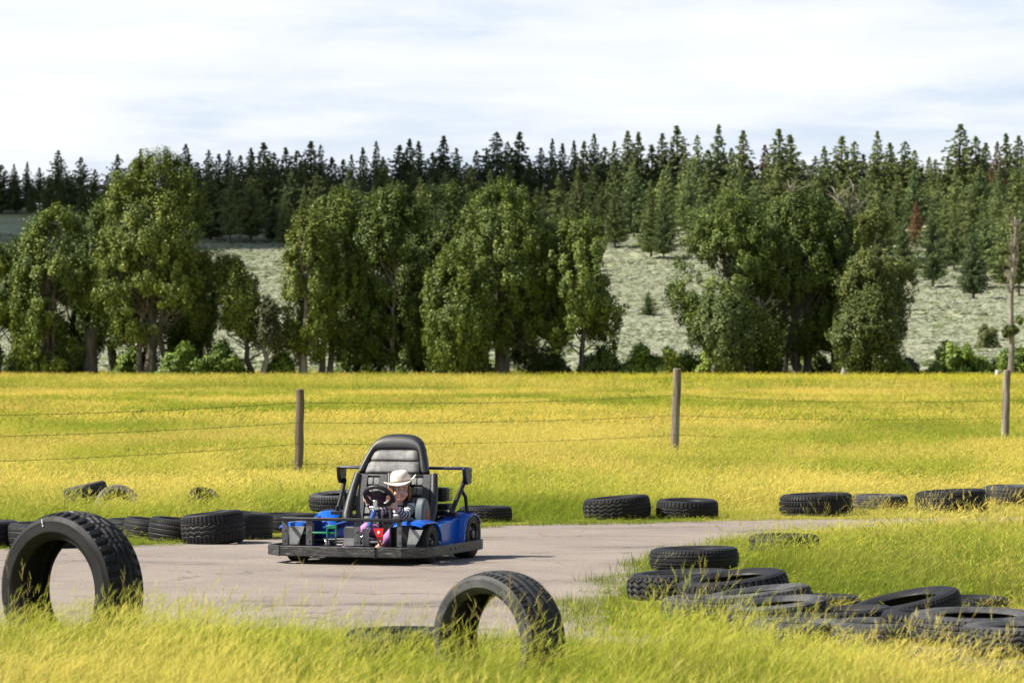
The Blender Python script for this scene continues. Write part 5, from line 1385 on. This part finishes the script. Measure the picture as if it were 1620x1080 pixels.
    # keep the face clear: hair stays behind the hairline
    bm = bmesh.new(); bm.from_mesh(hair.data); inv = HM.transposed()
    dl = [v for v in bm.verts if (lambda q: q.y < -.030 and abs(q.x) < .064 and q.z < .045)(inv @ (v.co - head))]
    bmesh.ops.delete(bm, geom=dl, context='VERTS'); bm.to_mesh(hair.data); bm.free()
    # face
    for s in (-1, 1):
        mb = MB(); mb.ball(H(s * .0265, -.0735, .005), (.0100, .006, .0068), 14, 10, HM); eo = mb.build('eye', eyew, root)
        mb = MB(); mb.ball(H(s * .0265 + .002, -.0790, .005), (.0058, .0025, .0062), 12, 8, HM); mb.build('iris', iris, eo)
        mb = MB(); mb.tube([H(s * .014, -.0805, .021), H(s * .028, -.0805, .026), H(s * .042, -.0715, .021)], [.0025, .0032, .002], 6); mb.build('eyebrow', hairm, root)
    mb = MB(); mb.tube([H(-.022, -.0745, -.044), H(-.008, -.0835, -.0455), H(0, -.0845, -.0445), H(.008, -.0835, -.0455), H(.022, -.0745, -.044)], [.002, .0042, .0040, .0042, .002], 8); mb.tube([H(-.020, -.0745, -.047), H(-.007, -.083, -.056), H(.007, -.083, -.056), H(.020, -.0745, -.047)], [.002, .0045, .0045, .002], 8); mo = mb.build('mouth', lip, root)
    mb = MB(); mb.box(H(0, -.0815, -.0495), (.022, .004, .006), (0, 0, R(30))); mb.build('teeth', teeth, mo, bevel=.001)
    # hat: crown with a crease, wide brim curling up at both sides
    hat = bpy.data.objects.new('cowboy_hat', None); COL.objects.link(hat); hat.parent = root; hat.location = head + HM @ V3((0, .012, .062)); hat.scale = (.93, .93, .93); hat.rotation_euler = Euler((R(1), R(-7), R(22)))
    mb = MB(); N = 48; rows = [(.088, 0), (.087, .02), (.083, .055), (.075, .080), (.062, .094), (.040, .099), (.015, .098), (.0005, .097)]; vs = []
    for (q, z) in rows:
        for k in range(N):
            a = 2 * math.pi * k / N; ex = q * .97 * math.cos(a); ey = q * 1.12 * math.sin(a)
            pinch = max(0, (z - .05) / .06); ex *= 1 - .12 * pinch * max(0, -math.sin(a)) ; zz = z - .007 * pinch * math.exp(-(ex / .022) ** 2) + .010 * pinch * math.sin(a)
            vs.append((ex, ey, zz))
    mb.add(vs, [(i * N + k, i * N + (k + 1) % N, (i + 1) * N + (k + 1) % N, (i + 1) * N + k) for i in range(len(rows) - 1) for k in range(N)])
    mb.build('hat_crown', felt, hat, solid=.004)
    mb = MB(); vs = []; rings = [(.085, 0), (.100, -.002), (.118, -.001), (.134, .008), (.145, .022)]
    for j, (q, z) in enumerate(rings):
        for k in range(N):
            a = 2 * math.pi * k / N; f = j / 4; sx = abs(math.cos(a)) ** 2
            x = q * (.97 + .0 * f) * math.cos(a) * (1 + .02 * f); y = q * 1.06 * math.sin(a); zz = z * 0 + f * f * ((.052 if math.cos(a) > 0 else .020) * sx - .024 * (1 - sx))
            vs.append((x, y, zz))
    mb.add(vs, [(i * N + k, i * N + (k + 1) % N, (i + 1) * N + (k + 1) % N, (i + 1) * N + k) for i in range(4) for k in range(N)])
    mb.build('hat_brim', felt, hat, solid=.0045)
    mb = MB(); n = 36; mb.tube([(.0885 * .97 * math.cos(2 * math.pi * k / n), .0885 * 1.12 * math.sin(2 * math.pi * k / n), .010) for k in range(n)], .0042, 8, closed=True); mb.build('hat_band', hatband, hat)
    return root
# ================================================================== BUILD
build_tyres()
cloud(0, 0, 620.0, [(-330, 1010, 210, 150), (-150, 1030, 150, 120), (-60, 1090, 110, 110), (-250, 930, 160, 90), (-120, 900, 70, 55), (20, 1130, 60, 90)])
build_fence()
build_small()
build_kart()
build_girl()
build_cottonwoods()
snag()
build_shrubs()
build_pines()
build_sage()
build_grass()
